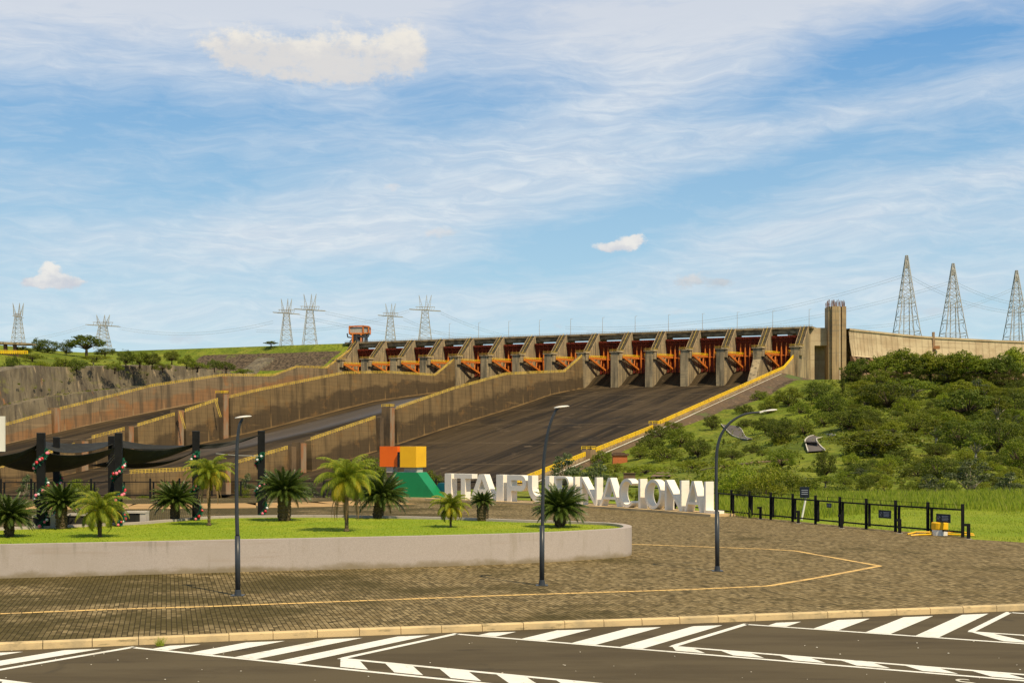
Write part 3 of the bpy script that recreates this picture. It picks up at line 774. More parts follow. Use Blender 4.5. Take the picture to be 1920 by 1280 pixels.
        # plate ribs
        for k in range(1, 24):
            u = k / 24; ii = a + (b - a) * u
            deep = 3.2 if k % 4 == 0 else .7
            mb.cur = 1 if k % 4 == 0 else 0
            for q in range(10):
                f0, f1 = q / 10, (q + 1) / 10
                d0 = deep * (math.sin(math.pi * min(1, f0 * 1.25)) if k % 4 == 0 else 1); d1 = deep * (math.sin(math.pi * min(1, f1 * 1.25)) if k % 4 == 0 else 1)
                if d0 <= .02 and d1 <= .02: continue
                g0, g1 = a0 + (a1 - a0) * f0, a0 + (a1 - a0) * f1
                w = .012 if k % 4 else .022
                p = [arc(g0, rad - .02), arc(g0, rad - max(d0, .05)), arc(g1, rad - max(d1, .05)), arc(g1, rad - .02)]
                mb.prism([D(ii - w / 2, *x) for x in p], E1 * w)
        mb.cur = 0
        for f in (.12, .25, .86, .96):
            t, z = arc(a0 + (a1 - a0) * f, rad - .4); mb.beam(D(a, t, z), D(b, t, z), .35, .35)
        mb.cur = 1
        for f in (.44,):
            t, z = arc(a0 + (a1 - a0) * f, rad - 1.5); mb.beam(D(a, t, z), D(b, t, z), .9, .8)
        gt = mb.build('gate', [M['gate'], M['orange']], spill)
        for (ii, sgn) in ((a - .085, 1), (b + .07, -1)):
            ab = MB()
            top = arc(a0 + (a1 - a0) * .46, rad - 1.4); low = arc(a0 + (a1 - a0) * .10, rad - 1.4)
            tr = (-4.5, 59.3)
            jn = ii - sgn * .10
            ab.beam(D(ii, *tr), D(jn, *top), 1.3, 1.5); ab.beam(D(ii, *tr), D(jn, *low), 1.2, 1.3)
            for f in (.45, .72):
                p = (tr[0] + (top[0] - tr[0]) * f, tr[1] + (top[1] - tr[1]) * f); q = (tr[0] + (low[0] - tr[0]) * f, tr[1] + (low[1] - tr[1]) * f)
                ab.beam(D(ii + (jn - ii) * f, *p), D(ii + (jn - ii) * f, *q), .8)
            ab.build('gate_arm', M['orange'], gt)
            yb = MB()
            for h in (1.0, 1.9):
                for s2 in (-.03, .03):
                    yb.beam(D(ii + s2, tr[0] - 1, tr[1] + h), D(jn + s2, top[0], top[1] + h), .22)
            for q in range(9):
                f = q / 8
                yb.beam(D(ii + (jn - ii) * f, tr[0] + (top[0] - tr[0]) * f, tr[1] + (top[1] - tr[1]) * f), D(ii + (jn - ii) * f, tr[0] + (top[0] - tr[0]) * f, tr[1] + (top[1] - tr[1]) * f + 2), .2)
            yb.build('walkway_rail', M['yellow'], gt)
    # bridge deck
    mb = MB()
    for i in range(14):
        a, b = i + 1 - PW - .004, i + .004
        mb.prism([D(a, -32, 74.4), D(b, -32, 74.4), D(b, -34, 74.4), D(a, -34, 74.4)], (0, 0, 3.0))
        mb.prism([D(a, -43, 74.8), D(b, -43, 74.8), D(b, -45, 74.8), D(a, -45, 74.8)], (0, 0, 2.6))
    mb.prism([D(14.3, -30.4, 77.5), D(-.3, -30.4, 77.5), D(-.3, -46.5, 77.5), D(14.3, -46.5, 77.5)], (0, 0, 1.4))
    mb.build('bridge_deck', M['deck'], spill)
    mb = MB()
    for h in (.55, 1.05): mb.beam(D(14.3, -30.8, 78.9 + h), D(-.3, -30.8, 78.9 + h), .12)
    for k in range(190): i = 14.3 - 14.6 * k / 189; mb.beam(D(i, -30.8, 78.9), D(i, -30.8, 80), .14)
    mb.build('parapet_rail', M['steel'], spill)
    # bank beside the right wall
    mb = MB()
    def bank(u, v):
        t = 36 + u * 440
        top = interp(t, WA) - 1.2
        i = -.1 - v * (1.45 if t < 200 else max(.5, 1.45 - (t - 200) / 60))
        z = top - v * 10 if t > 40 else top - v * 10
        q = D(i, t, z); z2 = terr(i, t) - .6
        if v > .98: z = min(z, z2 - 1)
        z += fbm(q.x * .05, q.y * .05, 1, 4) * 2.5 * v
        return D(i, t, z)
    mb.grid(90, 14, bank)
    mb.build('bank', M['bank'], spill, smooth=True)
    mb = MB(); pts = [D(-.14, t, interp(t, WA) - 1.6) for t in (40, 120, 200, 282)]
    mb.tube(pts, .28, 5); pts = [D(-.14, t, interp(t, WA) - 1.6) for t in (282, 340, 430, 520)]; mb.tube(pts, .28, 5)
    mb.build('pipe', M['whitepipe'], spill)
build_spillway()
for (a, b, Y) in (((403, 750), (412, 781), 774), ((336, 771), (345, 803), 744)):
    rb = MB(); p, q_ = P(*a, Y), P(*b, Y)
    for h in (0, .9): rb.beam(p + Vector((h, 0, 0)), q_ + Vector((h, 0, 0)), .28)
    for k in range(9): c = p.lerp(q_, k / 8); rb.beam(c, c + Vector((.9, 0, 0)), .2)
    rb.build('ladder_rail', M['yellow_old'], spill)

# ------------------------------------------------------------------ right abutment, tower and concrete dam wing
def build_wing():
    # abutment block between last gate and tower
    p0 = D(-.21, -46, 0)
    t = thing('abutment_block', 'pale concrete abutment block with recessed bay beside the last gate', 'abutment', P(1520, 712, 955))
    mb = MB()
    L = P(1500, 0, 968); Rr = P(1557, 0, 968); z0 = P(0, 716, 968).z; z1 = D(0, 0, 78.4).z; zr = P(0, 648, 968).z
    def bx(xa, xb, ya, yb, za, zb): mb.prism([(xa, ya, za), (xb, ya, za), (xb, yb, za), (xa, yb, za)], (0, 0, zb - za))
    xl = P(1494, 0, 968).x; xm = P(1526, 0, 968).x; xr = P(1560, 0, 968).x
    bx(xl, xm, 966, 1000, z0 - 6, z1 - .1); bx(xm + .01, xr, 966, 1000, zr, z1 - .12); bx(xm + .01, xr, 980, 1000, z0 - 6, zr - .01)
    mb.build('wall', M['dam'], t)
    mb = MB()
    mb.prism([(xl - 4, 964, z0 - 8), (xm, 958, z0 - 8), (xm + .5, 965, z0 - 8), (xm, 965.9, z1 - 14), (xl + 3, 965.9, z1 - 6), (xl - 4, 965.9, z1 - 12)], (0, 0, .01)) if False else None
    # tower
    c = P(1571, 712, 958); w = 32 * 958 / F
    tw = thing('elevator_tower', 'tall unfinished concrete tower with rusty bars sticking out on top', 'tower', (c.x, c.y + 6, c.z - 4))
    ztop = P(0, 574, 958).z; zb = c.z - 4
    mb = MB(); x0, x1 = c.x - w / 2, c.x + w / 2
    y0 = 958
    xs = [x0, x0 + w * .17, x0 + w * .19, x0 + w * .60, x0 + w * .62, x0 + w * .72, x0 + w * .76, x1]
    def col(a, b, y): mb.prism([(a, y, zb), (b, y, zb), (b, y0 + 14, zb), (a, y0 + 14, zb)], (0, 0, ztop - zb))
    col(xs[0], xs[1], y0 + 2.2); col(xs[1], xs[3], y0); col(xs[3], xs[5] - .25, y0 + 1.0); col(xs[5] - .25, xs[5] + .35, y0 + 3.5); col(xs[5] + .35, xs[7], y0 + .4)
    mb.build('shaft', M['concrete'], tw)
    mb = MB(); mb.beam((xs[5] - 1.2, y0 + .8, zb), (xs[5] - 1.2, y0 + .8, ztop), .5); mb.build('pipe', M['whitepipe'], tw)
    mb = MB()
    for k in range(64):
        u = random.random(); e = random.choice((0, 1, 2))
        x, y = (x0 + .3 + (w - .6) * u, y0 + .5) if e == 0 else ((x0 + .3 + (w - .6) * u, y0 + 13) if e == 1 else (random.choice((x0 + .4, x1 - .4)), y0 + 1 + 12 * u))
        h = random.uniform(3.0, 5.0)
        mb.beam((x, y, ztop - .2), (x + random.uniform(-.4, .4), y + random.uniform(-.3, .3), ztop + h), .22)
    mb.build('reinforcement_bars', mat('rusty rebar', (0.16, 0.07, 0.04), .8, [((2, 2, 2), .4, .6, (0.22, 0.12, 0.08), 3)]), tw)
    # curved wing wall
    pts = [(237, 976), (262, 1001), (308.7, 1046), (360, 1078), (412, 1105), (480, 1136), (560, 1165), (700, 1205)]
    w_ = thing('dam_wall', 'long pale concrete dam wall curving away behind the trees', 'dam', (308, 1046, 60))
    zt = D(0, 0, 78.6).z
    zm = zt - 19
    def smooth(pts, n):
        out = []
        for k in range(len(pts) - 1):
            p0 = Vector(pts[max(k - 1, 0)]); p1 = Vector(pts[k]); p2 = Vector(pts[k + 1]); p3 = Vector(pts[min(k + 2, len(pts) - 1)])
            for j in range(n):
                s = j / n
                out.append(.5 * ((2 * p1) + (p2 - p0) * s + (2 * p0 - 5 * p1 + 4 * p2 - p3) * s * s + (-p0 + 3 * p1 - 3 * p2 + p3) * s ** 3))
        out.append(Vector(pts[-1])); return out
    c2 = smooth(pts, 8)
    nrm = []
    for k in range(len(c2)):
        d = (c2[min(k + 1, len(c2) - 1)] - c2[max(k - 1, 0)]).normalized(); nrm.append(Vector((d.y, -d.x)))
    mb = MB()
    prof = [(0, zt), (.8, zt), (.8, zt - 1.3), (0, zt - 1.6), (.6, zt - 9), (2.2, zm), (3.0, zm - .6)]
    for a in range(len(c2) - 1):
        for (o0, h0), (o1, h1) in zip(prof, prof[1:]):
            mb.quad((*(c2[a] + nrm[a] * o0), h0), (*(c2[a] + nrm[a] * o1), h1), (*(c2[a + 1] + nrm[a + 1] * o1), h1), (*(c2[a + 1] + nrm[a + 1] * o0), h0))
        mb.quad((*(c2[a] - nrm[a] * 12), zt), (*c2[a], zt), (*c2[a + 1], zt), (*(c2[a + 1] - nrm[a + 1] * 12), zt))
        mb.quad((*(c2[a] - nrm[a] * 12), zt), (*(c2[a + 1] - nrm[a + 1] * 12), zt), (*(c2[a + 1] - nrm[a + 1] * 12), 30), (*(c2[a] - nrm[a] * 12), 30))
        # contraction joints
        p = c2[a] + nrm[a] * .62; q = c2[a] + nrm[a] * 2.3
        mb.cur = 1; mb.beam((*p, zt - 2), (*q, zm), .10); mb.cur = 0
    mb.build('upper_face', [M['dam'], M['wall_dark']], w_)
    mb = MB()
    for a in range(len(c2) - 1):
        mb.quad((*(c2[a] + nrm[a] * 1.5), zm - .6), (*(c2[a] + nrm[a] * 9), 38), (*(c2[a + 1] + nrm[a + 1] * 9), 38), (*(c2[a + 1] + nrm[a + 1] * 1.5), zm - .6))
        if a % 2: continue
        p = c2[a]; n = nrm[a]; d = Vector((-n.y, n.x))
        mb.prism([(*(p + n * 2.5), zm - .5), (*(p + n * 1.0), zm - .5), (*(p + n * 3.0), 38), (*(p + n * 20), 38)], (d.x * 4.0, d.y * 4.0, 0))
    mb.build('buttresses', M['buttress'], w_)
    # small balcony on the wall
    k = 18; p = c2[k] + nrm[k] * .8
    mb = MB(); mb.box((p.x + .5, p.y - 1.5, zt - 9), (5, 3, .8)); mb.box((p.x - 1.5, p.y - .8, zt - 5), (1.6, 2, 17)); mb.box((p.x + 1, p.y - 2.6, zt - 7.8), (4, .2, 1.6))
    mb.build('balcony', M['rust'], w_)
build_wing()

# ------------------------------------------------------------------ gantry crane on the crest
def build_crane():
    Y = 1115; s = Y / F
    o = P(672, 641, Y)
    t = thing('gantry_crane', 'red framed gantry crane standing on the crest at the left end of the gates', 'crane', o)
    def q(px, py, dy=0): v = P(px, py, Y); v.y += dy; return v
    mb = MB()
    for (a, b) in (((655, 612), (681, 611)), ((655, 625), (681, 625)), ((655, 612), (655, 625)), ((681, 611), (681, 625)), ((681, 611), (691, 612)), ((691, 612), (691, 624)), ((681, 625), (691, 624))):
        mb.beam(q(*a), q(*b), 1.0); mb.beam(q(*a, 14), q(*b, 14), 1.0)
    for a in ((655, 612), (691, 612), (655, 625), (691, 624)): mb.beam(q(*a), q(*a, 14), .9)
    mb.build('frame', M['orange'], t)
    mb = MB(); a = q(656, 613, .4); b = q(680, 624.5, 13.5); mb.box(((a.x + b.x) / 2, (a.y + b.y) / 2, (a.z + b.z) / 2), (b.x - a.x, 13, a.z - b.z))
    a = q(682, 612.5, .4); b = q(690.5, 624, 13.5); mb.box(((a.x + b.x) / 2, (a.y + b.y) / 2, (a.z + b.z) / 2), (b.x - a.x, 13, a.z - b.z))
    mb.build('cabin', mat('ribbed cabin sheet', (0.42, 0.40, 0.34), .7, [((2.5, .1, .1), .45, .6, (0.30, 0.28, 0.24), 2)]), t)
    for x in (661, 677, 685):
        for dy in (0, 13):
            mb = MB(); mb.beam(q(x, 625, dy), q(x, 643, dy), 1.2); mb.build('leg', M['orange'] if x != 685 else M['dark'], t)
    mb = MB()
    for (a, b) in (((651, 625), (652, 632)), ((652, 632), (662, 633)), ((692, 624), (691, 631)), ((691, 631), (680, 632)), ((662, 633), (656, 641))): mb.beam(q(*a), q(*b), .9)
    c = q(668, 633, 3); mb.lathe([(0.1, -3.4), (3.4, -3.2), (3.4, 3.2), (.1, 3.4)], 12, (c.x, c.y, c.z))
    mb.beam(q(671, 630), q(684, 631), 1.6)
    mb.build('hoist', M['dark'], t)
build_crane()

# ------------------------------------------------------------------ pylons
def lattice(mb, base, h, w0, w1, n, th):
    def ring(k):
        f = k / n; w = w0 + (w1 - w0) * (1 - (1 - f) ** 1.25); z = base[2] + h * (1 - (1 - f) ** 1.18)
        return [Vector((base[0] + a * w / 2, base[1] + b * w / 2, z)) for (a, b) in ((-1, -1), (1, -1), (1, 1), (-1, 1))]
    prev = ring(0)
    for k in range(1, n + 1):
        cur = ring(k)
        for j in range(4):
            mb.beam(prev[j], cur[j], th * 1.3)
            mb.beam(prev[j], cur[(j + 1) % 4], th * .7); mb.beam(prev[(j + 1) % 4], cur[j], th * .7)
            mb.beam(cur[j], cur[(j + 1) % 4], th * .8)
        prev = cur
    return prev
ATT = {}
def pylon_horn(idx, px, top, base_py, Y, w, label, arm=1.25):
    zb = P(px, base_py, Y); zt = P(px, top, Y).z; h = zt - zb.z
    t = thing('transmission_pylon', label, 'pylon', zb, 0, 'power line pylons behind the dam')
    mb = MB(); lattice(mb, zb, h * .70, w, w * .42, 7, .34); mb.build('tower_body', M['steel'], t)
    zc = zb.z + h * .70
    mb = MB(); L = w * arm
    for dy in (-w * .2, w * .2):
        mb.beam((zb.x - L * .9, zb.y + dy, zc + .5), (zb.x + L * .9, zb.y + dy, zc - 1.5), .55)
    for k in range(8):
        x = zb.x - L * .5 + L * k / 7; mb.beam((x, zb.y - w * .2, zc - 1), (x + L / 14, zb.y - w * .2, zc + 3), .35)
    mb.beam((zb.x - L * .55, zb.y, zc + 3.2), (zb.x + L * .55, zb.y, zc + 3), .5)
    mb.build('crossarm', M['steel'], t)
    for (a, lean) in ((-.24, -.20), (0.08, .04), (.24, .22)):
        mb = MB(); x0 = zb.x + a * w; x1 = zb.x + (a + lean) * w
        for s_ in (-1, 1):
            mb.beam((x0 + s_ * w * .10, zb.y - 1, zc), (x1, zb.y, zb.z + h), .34)
            mb.beam((x0 + s_ * w * .10, zb.y + 1, zc), (x1, zb.y, zb.z + h), .34)
        for k in range(5):
            f = k / 6; mb.beam((x0 + (x1 - x0) * f - w * .10 * (1 - f), zb.y - 1 + f, zc + (zb.z + h - zc) * f), (x0 + (x1 - x0) * f + w * .10 * (1 - f), zb.y - 1 + f, zc + (zb.z + h - zc) * f), .26)
        mb.build('horn', M['steel'], t)
    ATT[idx] = [Vector((zb.x - L * .9, zb.y, zc)), Vector((zb.x, zb.y, zc + 1)), Vector((zb.x + L * .9, zb.y, zc - 2))]
def pylon_a(idx, px, top, base_py, Y, w, label):
    zb = P(px, base_py, Y); zt = P(px, top, Y).z; h = zt - zb.z
    t = thing('transmission_pylon', label, 'pylon', zb, 0, 'power line pylons behind the dam')
    mb = MB()
    hw = lambda z: w / 2 * (1 - .93 * ((z - zb.z) / h) ** .92)
    zs = [zb.z + h * f for f in (0, .16, .32, .47, .54, .62, .70, .78, .86, .93, 1)]
    cor = lambda z: [Vector((zb.x + a * hw(z), zb.y + b * hw(z), z)) for (a, b) in ((-1, -1), (1, -1), (1, 1), (-1, 1))]
    for a, b in zip(zs, zs[1:]):
        A, B_ = cor(a), cor(b)
        for j in range(4):
            mb.beam(A[j], B_[j], .6)
            if a >= zb.z + h * .46:
                mb.beam(A[j], B_[(j + 1) % 4], .3); mb.beam(A[(j + 1) % 4], B_[j], .3)
            else:   # zigzag lacing of the leg plus a horizontal truss
                m0 = (A[j] + B_[j]) / 2; ins = (Vector((zb.x, zb.y, 0)) - Vector((m0.x, m0.y, 0))) * .22
                mb.beam(A[j], m0 + ins, .3); mb.beam(m0 + ins, B_[j], .3)
            mb.beam(B_[j], B_[(j + 1) % 4], .4)
            if a < zb.z + h * .46: mb.beam(B_[j] - Vector((0, 0, 3)), B_[(j + 1) % 4] - Vector((0, 0, 3)), .25)
    mb.build('tower_body', M['steel'], t)
    mb = MB()
    for dx in (-.12, .12): mb.beam((zb.x + dx * w, zb.y, zb.z), (zb.x + dx * w * .8, zb.y, zb.z + h * .53), .7)
    for k in range(11):
        f = k / 11 * .53; mb.beam((zb.x - .12 * w, zb.y, zb.z + h * f), (zb.x + .11 * w, zb.y, zb.z + h * (f + .05)), .25)
    mb.build('inner_mast', M['steel'], t)
    mb = MB(); mb.lathe([(1.0, 0), (2.0, .6), (2.0, 5.5), (.6, 8)], 8, (zb.x, zb.y, zb.z + h * .86)); mb.build('top_cage', M['steel'], t)
    ATT[idx] = [Vector((zb.x, zb.y, zb.z + h * f)) for f in (.80, .62, .60)]
pylon_a('l0', 35, 569, 650, 1500, 12, 'far left narrow lattice pylon standing above the viaduct') if False else None
pylon_horn('a', 34, 568, 652, 1500, 13, 'narrow lattice pylon at the far left above the yellow railed viaduct', .45)
pylon_horn('b', 193, 590, 655, 1500, 16, 'short pylon with wide crossarm behind the dark round tree')
pylon_horn('c', 537, 560, 648, 1400, 12, 'left one of the close pair of pylons on the grassy crest')
pylon_horn('d', 581, 551, 648, 1400, 14, 'taller right one of the close pair of pylons on the grassy crest')
pylon_horn('e', 732, 569, 645, 1500, 12, 'shorter pylon just right of the red crane')
pylon_horn('f', 797, 553, 645, 1500, 15, 'taller pylon above the third and fourth gates from the left')
pylon_a('g', 1700, 479, 648, 1300, 24, 'tallest A-shaped lattice pylon, nearest to the concrete tower')
pylon_a('h', 1787, 494, 650, 1330, 24, 'middle one of the three A-shaped pylons behind the dam wall')
pylon_a('i', 1906, 507, 655, 1400, 24, 'A-shaped pylon at the right edge of the picture')

def cable(a, b, sag, label, r=.11, n=18):
    mb = MB(); a, b = Vector(a), Vector(b)
    for off in (0, 2.4):
        pts = []
        for k in range(n + 1):
            f = k / n; p = a.lerp(b, f); p.z -= sag * 4 * f * (1 - f) + off; pts.append(p)
        mb.tube(pts, r, 3, False)
    o = mb.build('power_line', M['cable'], None, org=tuple(a), recalc=False)
    o.location = a
    tag(o, label, 'power line', 'power lines strung between the pylons')
def cpx(x, y, Y): return P(x, y, Y)
cable(ATT['b'][2], ATT['c'][0] + Vector((0, 0, -8)), 9, 'double power line from the short pylon to the close pair of pylons')
cable(ATT['b'][0], cpx(-60, 640, 1500), 6, 'double power line running left from the short pylon to the picture edge')
cable(ATT['d'][2], cpx(1000, 634, 1650), 6, 'power line falling right from the taller pylon of the close pair')
cable(ATT['c'][2], cpx(900, 640, 1650), 5, 'power line falling right from the lower pylon of the close pair')
cable(ATT['f'][2], cpx(1010, 636, 1600), 6, 'power line falling right from the tall pylon above the gates')
cable(ATT['f'][0], cpx(480, 618, 1600), 8, 'power line running left from the tall pylon above the gates')
cable(ATT['e'][2], cpx(930, 645, 1600), 5, 'power line falling right from the pylon beside the crane')
cable(ATT['g'][0], cpx(1060, 612, 1500), 16, 'power line sweeping down left from the top of the tallest pylon')
cable(ATT['h'][0], cpx(1100, 620, 1500), 18, 'power line sweeping down left from the middle A-shaped pylon')
cable(ATT['g'][0], cpx(1930, 585, 1450), 9, 'power line falling right from the tallest pylon towards the picture edge')
cable(ATT['h'][0], cpx(1960, 570, 1450), 7, 'power line falling right from the middle A-shaped pylon')
cable(ATT['i'][0], cpx(1590, 612, 1450), 10, 'power line running left from the pylon at the right edge')

# light masts along the crest
mast = thing('crest_mast', 'thin light mast on the bridge deck above the gates', 'light mast', (0, 0, 0), 0, 'light masts along the crest', world_parts=False)
mb = MB(); mb.tube([(0, 0, 0), (0, 0, 13)], [.22, .12], 5); mb.build('mast', M['steel'], mast, org=(0, 0, 0))
mb = MB(); mb.beam((0, 0, 12.8), (1.6, 0, 13.1), .2); mb.build('lamp_arm', M['steel'], mast, org=(0, 0, 0))
kd = kids_of(mast)
locs = [D(i - .1, -44, 79) for i in range(0, 15)]
ORDN = ['rightmost', 'second', 'third', 'fourth', 'fifth', 'sixth', 'seventh', 'eighth', 'ninth', 'tenth', 'eleventh', 'twelfth', 'thirteenth', 'fourteenth', 'leftmost']
mast['label'] = 'rightmost thin light mast on the bridge deck'
mast.location = locs[0]
for L, wd_ in zip(locs[1:], ORDN[1:]): clone(mast, kd, L, label=('leftmost thin light mast on the bridge deck' if wd_ == 'leftmost' else wd_ + ' thin light mast from the right on the bridge deck'))

# ------------------------------------------------------------------ viaduct at the far left
def build_viaduct():
    Y = 1000
    t = thing('viaduct', 'concrete viaduct with a lower yellow railed deck at the far left', 'viaduct', P(20, 665, Y))
    def q(px, py, dy=0): v = P(px, py, Y); v.y += dy; return v
    mb = MB(); mb.prism([q(-90, 636), q(57, 643), q(57, 645.5), q(40, 646), q(-90, 641)], (0, 12, 0)); mb.build('deck', M['pier'], t)
    for x in (7, 25, -30):
        mb = MB(); a = q(x, 641, 3); b = q(x + 1, 662, 3); mb.beam(a, b, 2.2); mb.build('pillar', M['roof'], t)
    mb = MB(); mb.prism([q(-90, 662), q(52, 664), q(50, 669), q(30, 672), q(-90, 672)], (0, 10, 0)); mb.build('lower_deck', M['roof'], t)
    mb = MB()
    for h in (.6, 1.5, 2.4): mb.beam(q(-90, 662) + Vector((0, -.2, h)), q(52, 664) + Vector((0, -.2, h)), .5)
    for k in range(36): p = q(-90, 662).lerp(q(52, 664), k / 35) + Vector((0, -.2, 0)); mb.beam(p, p + Vector((0, 0, 2.5)), .4)
    mb.build('railing', M['yellow'], t)
build_viaduct()

# ------------------------------------------------------------------ trees
LM = [leafmat('dark evergreen leaves', (0.050, 0.078, 0.008), (0.125, 0.150, 0.012), (0.19, 0.20, 0.03)),
      leafmat('mid green leaves', (0.090, 0.130, 0.010), (0.190, 0.220, 0.014), (0.28, 0.28, 0.04)),
      leafmat('yellow green leaves', (0.150, 0.200, 0.010), (0.26, 0.29, 0.016), (0.34, 0.33, 0.05)),
      leafmat('pale silver leaves', (0.060, 0.095, 0.030), (0.14, 0.17, 0.06), (0.34, 0.36, 0.24))]
def leafquads(mb, c, r, n, s, flat=1.0, rnd=random):
    for _ in range(n):
        while True:
            x, y, z = rnd.uniform(-1, 1), rnd.uniform(-1, 1), rnd.uniform(-1, 1)
            q = x * x + y * y + z * z
            if .25 < q < 1: break
        p = Vector((c[0] + x * r, c[1] + y * r, c[2] + z * r * flat))
        nrm = Vector((x + rnd.uniform(-.7, .7), y + rnd.uniform(-.7, .7), z + .45 + rnd.uniform(-.7, .7))).normalized()
        a = nrm.orthogonal().normalized(); a = Matrix.Rotation(rnd.uniform(0, 6.28), 3, nrm) @ a; b = nrm.cross(a)
        k = s * rnd.uniform(.6, 1.35)
        mb.add([p - a * k, p - b * k * .55, p + a * k, p + b * k * .55], [(0, 1, 2, 3)])
def make_tree(kind, seed, lm, bark='bark'):
    """unit tree 10 m wide; returns a root with trunk and crown"""
    rnd = random.Random(seed)
    root = thing('tree', None, 'tree', (0, 0, 0), world_parts=False)
    tb = MB(); cb = MB()
    if kind == 'umbrella': H, th, nl = 5.6, 1.7, 20
    elif kind == 'round': H, th, nl = 7.6, .9, 22
    elif kind == 'shrub': H, th, nl = 4.6, .4, 15
    elif kind == 'conical': H, th, nl = 17, 1.5, 18
    else: H, th, nl = 9.0, 3.0, 14
    tb.tube([(0, 0, -2), (.1, .05, th * .5), (.05, 0, th)], [.42, .34, .28], 7)
    for k in range(nl):
        a = 6.283 * (k / nl) * 2.618 + rnd.uniform(-.3, .3)
        f = (k + .5) / nl
        if kind == 'umbrella':
            rr = 4.1 * math.sqrt(f); z = H - .8 - 2.3 * (rr / 4.2) ** 2 + rnd.uniform(-.35, .35); r = rnd.uniform(1.1, 1.6); fl = .52; nn = 120; s = .20
        elif kind == 'round':
            ph = math.acos(1 - 1.9 * f); rr = 3.4 * math.sin(ph) + .3; z = 3.7 + 2.9 * math.cos(ph) + rnd.uniform(-.4, .4); r = rnd.uniform(1.2, 1.9); fl = .8; nn = 125; s = .21
        elif kind == 'shrub':
            ph = math.acos(1 - 1.1 * f); rr = 3.9 * math.sin(ph); z = .9 + 2.4 * math.cos(ph) + rnd.uniform(-.3, .4); r = rnd.uniform(1.1, 1.7); fl = .75; nn = 125; s = .20
        elif kind == 'conical':
            rr = 3.0 * (1 - f) * rnd.uniform(.5, 1.1); z = 2 + 13 * f; r = rnd.uniform(1.6, 2.4) * (1.25 - f * .7); fl = 1.0; nn = 120; s = .28
        else:
            rr = 3.6 * math.sqrt(f) * rnd.uniform(.7, 1.1); z = 5.2 + 3.0 * (1 - f) + rnd.uniform(-1.2, .9); r = rnd.uniform(.9, 1.5); fl = .6; nn = 95; s = .22
        c = (rr * math.cos(a), rr * math.sin(a), z)
        leafquads(cb, c, r, nn, s, fl, rnd)
        for q in range(3):          # ragged tufts round each bough
            c2 = (c[0] + rnd.uniform(-1.2, 1.2) * r, c[1] + rnd.uniform(-1.2, 1.2) * r, c[2] + rnd.uniform(-.6, .8) * r * fl)
            leafquads(cb, c2, r * .42, 26, s * .9, fl, rnd)
        mid = Vector((c[0] * .45, c[1] * .45, th + (z - th) * .5))
        tb.tube([(.05, 0, th * .9), mid, (c[0] * .92, c[1] * .92, z - r * fl * .3)], [.17, .10, .04], 5)
    tb.build('trunk', M[bark], root, org=(0, 0, 0), smooth=True, recalc=False)
    cb.build('crown', lm, root, org=(0, 0, 0), recalc=False)
    return root, H
PROTO = {}
for k, (kd_, sd, lm, bk) in {'umb1': ('umbrella', 1, LM[1], 'palebark'), 'umb2': ('umbrella', 2, LM[2], 'palebark'), 'rnd1': ('round', 3, LM[0], 'bark'), 'rnd2': ('round', 4, LM[1], 'bark'),
        'rnd3': ('round', 5, LM[2], 'bark'), 'shr1': ('shrub', 6, LM[0], 'bark'), 'shr2': ('shrub', 7, LM[1], 'bark'), 'shr3': ('shrub', 8, LM[2], 'bark'), 'con1': ('conical', 9, LM[0], 'bark'),
        'opn1': ('open', 10, LM[1], 'palebark'), 'sil1': ('open', 11, LM[3], 'palebark'), 'umb3': ('umbrella', 12, LM[0], 'bark')}.items():
    r, H = make_tree(kd_, sd, lm, bk); PROTO[k] = (r, H, kids_of(r), [True])
DESC = {'umb1': 'flat topped spreading tree', 'umb2': 'light green flat topped tree', 'umb3': 'dark flat topped tree', 'rnd1': 'dark round crowned tree', 'rnd2': 'mid green round tree', 'rnd3': 'bright green round tree',
        'shr1': 'low dark green shrub', 'shr2': 'low mid green shrub', 'shr3': 'low yellow green shrub', 'con1': 'narrow dark upright tree', 'opn1': 'loose open branched tree', 'sil1': 'pale leaved open tree'}
USED_LABELS = {}
def place_tree(proto, loc, wpx, hpx, Y, label=None, group=None, where='', m=None):
    r, H, kd2, first = PROTO[proto]
    w = wpx * Y / F if m is None else m[0]; h = hpx * Y / F if m is None else m[1]
    if first[0]: o = r; first[0] = False
    else: o = copy_tree(r, kd2)
    o.location = loc; o.rotation_euler = (0, 0, random.uniform(0, 6.28)); o.scale = (w / 10, w / 10, h / H)
    shrub = proto.startswith('shr')
    base = 'shrub' if shrub else 'tree'
    o.name = base; o['category'] = base
    lb = label or (DESC[proto] + ' ' + where)
    o['label'] = lb
    if group: o['group'] = group
    return o
def tree_px(proto, px, py, w, h, label=None, group=None, where='', Y=None):
    if Y is None:
        loc = hit(px, py)
        if loc is None: return
    else:
        loc = P(px, py, Y); loc.z = T(loc.x, loc.y) if Y > 90 else loc.z
    return place_tree(proto, loc, w, h, loc.y, label, group, where)
GH = 'trees and shrubs on the green hillside'
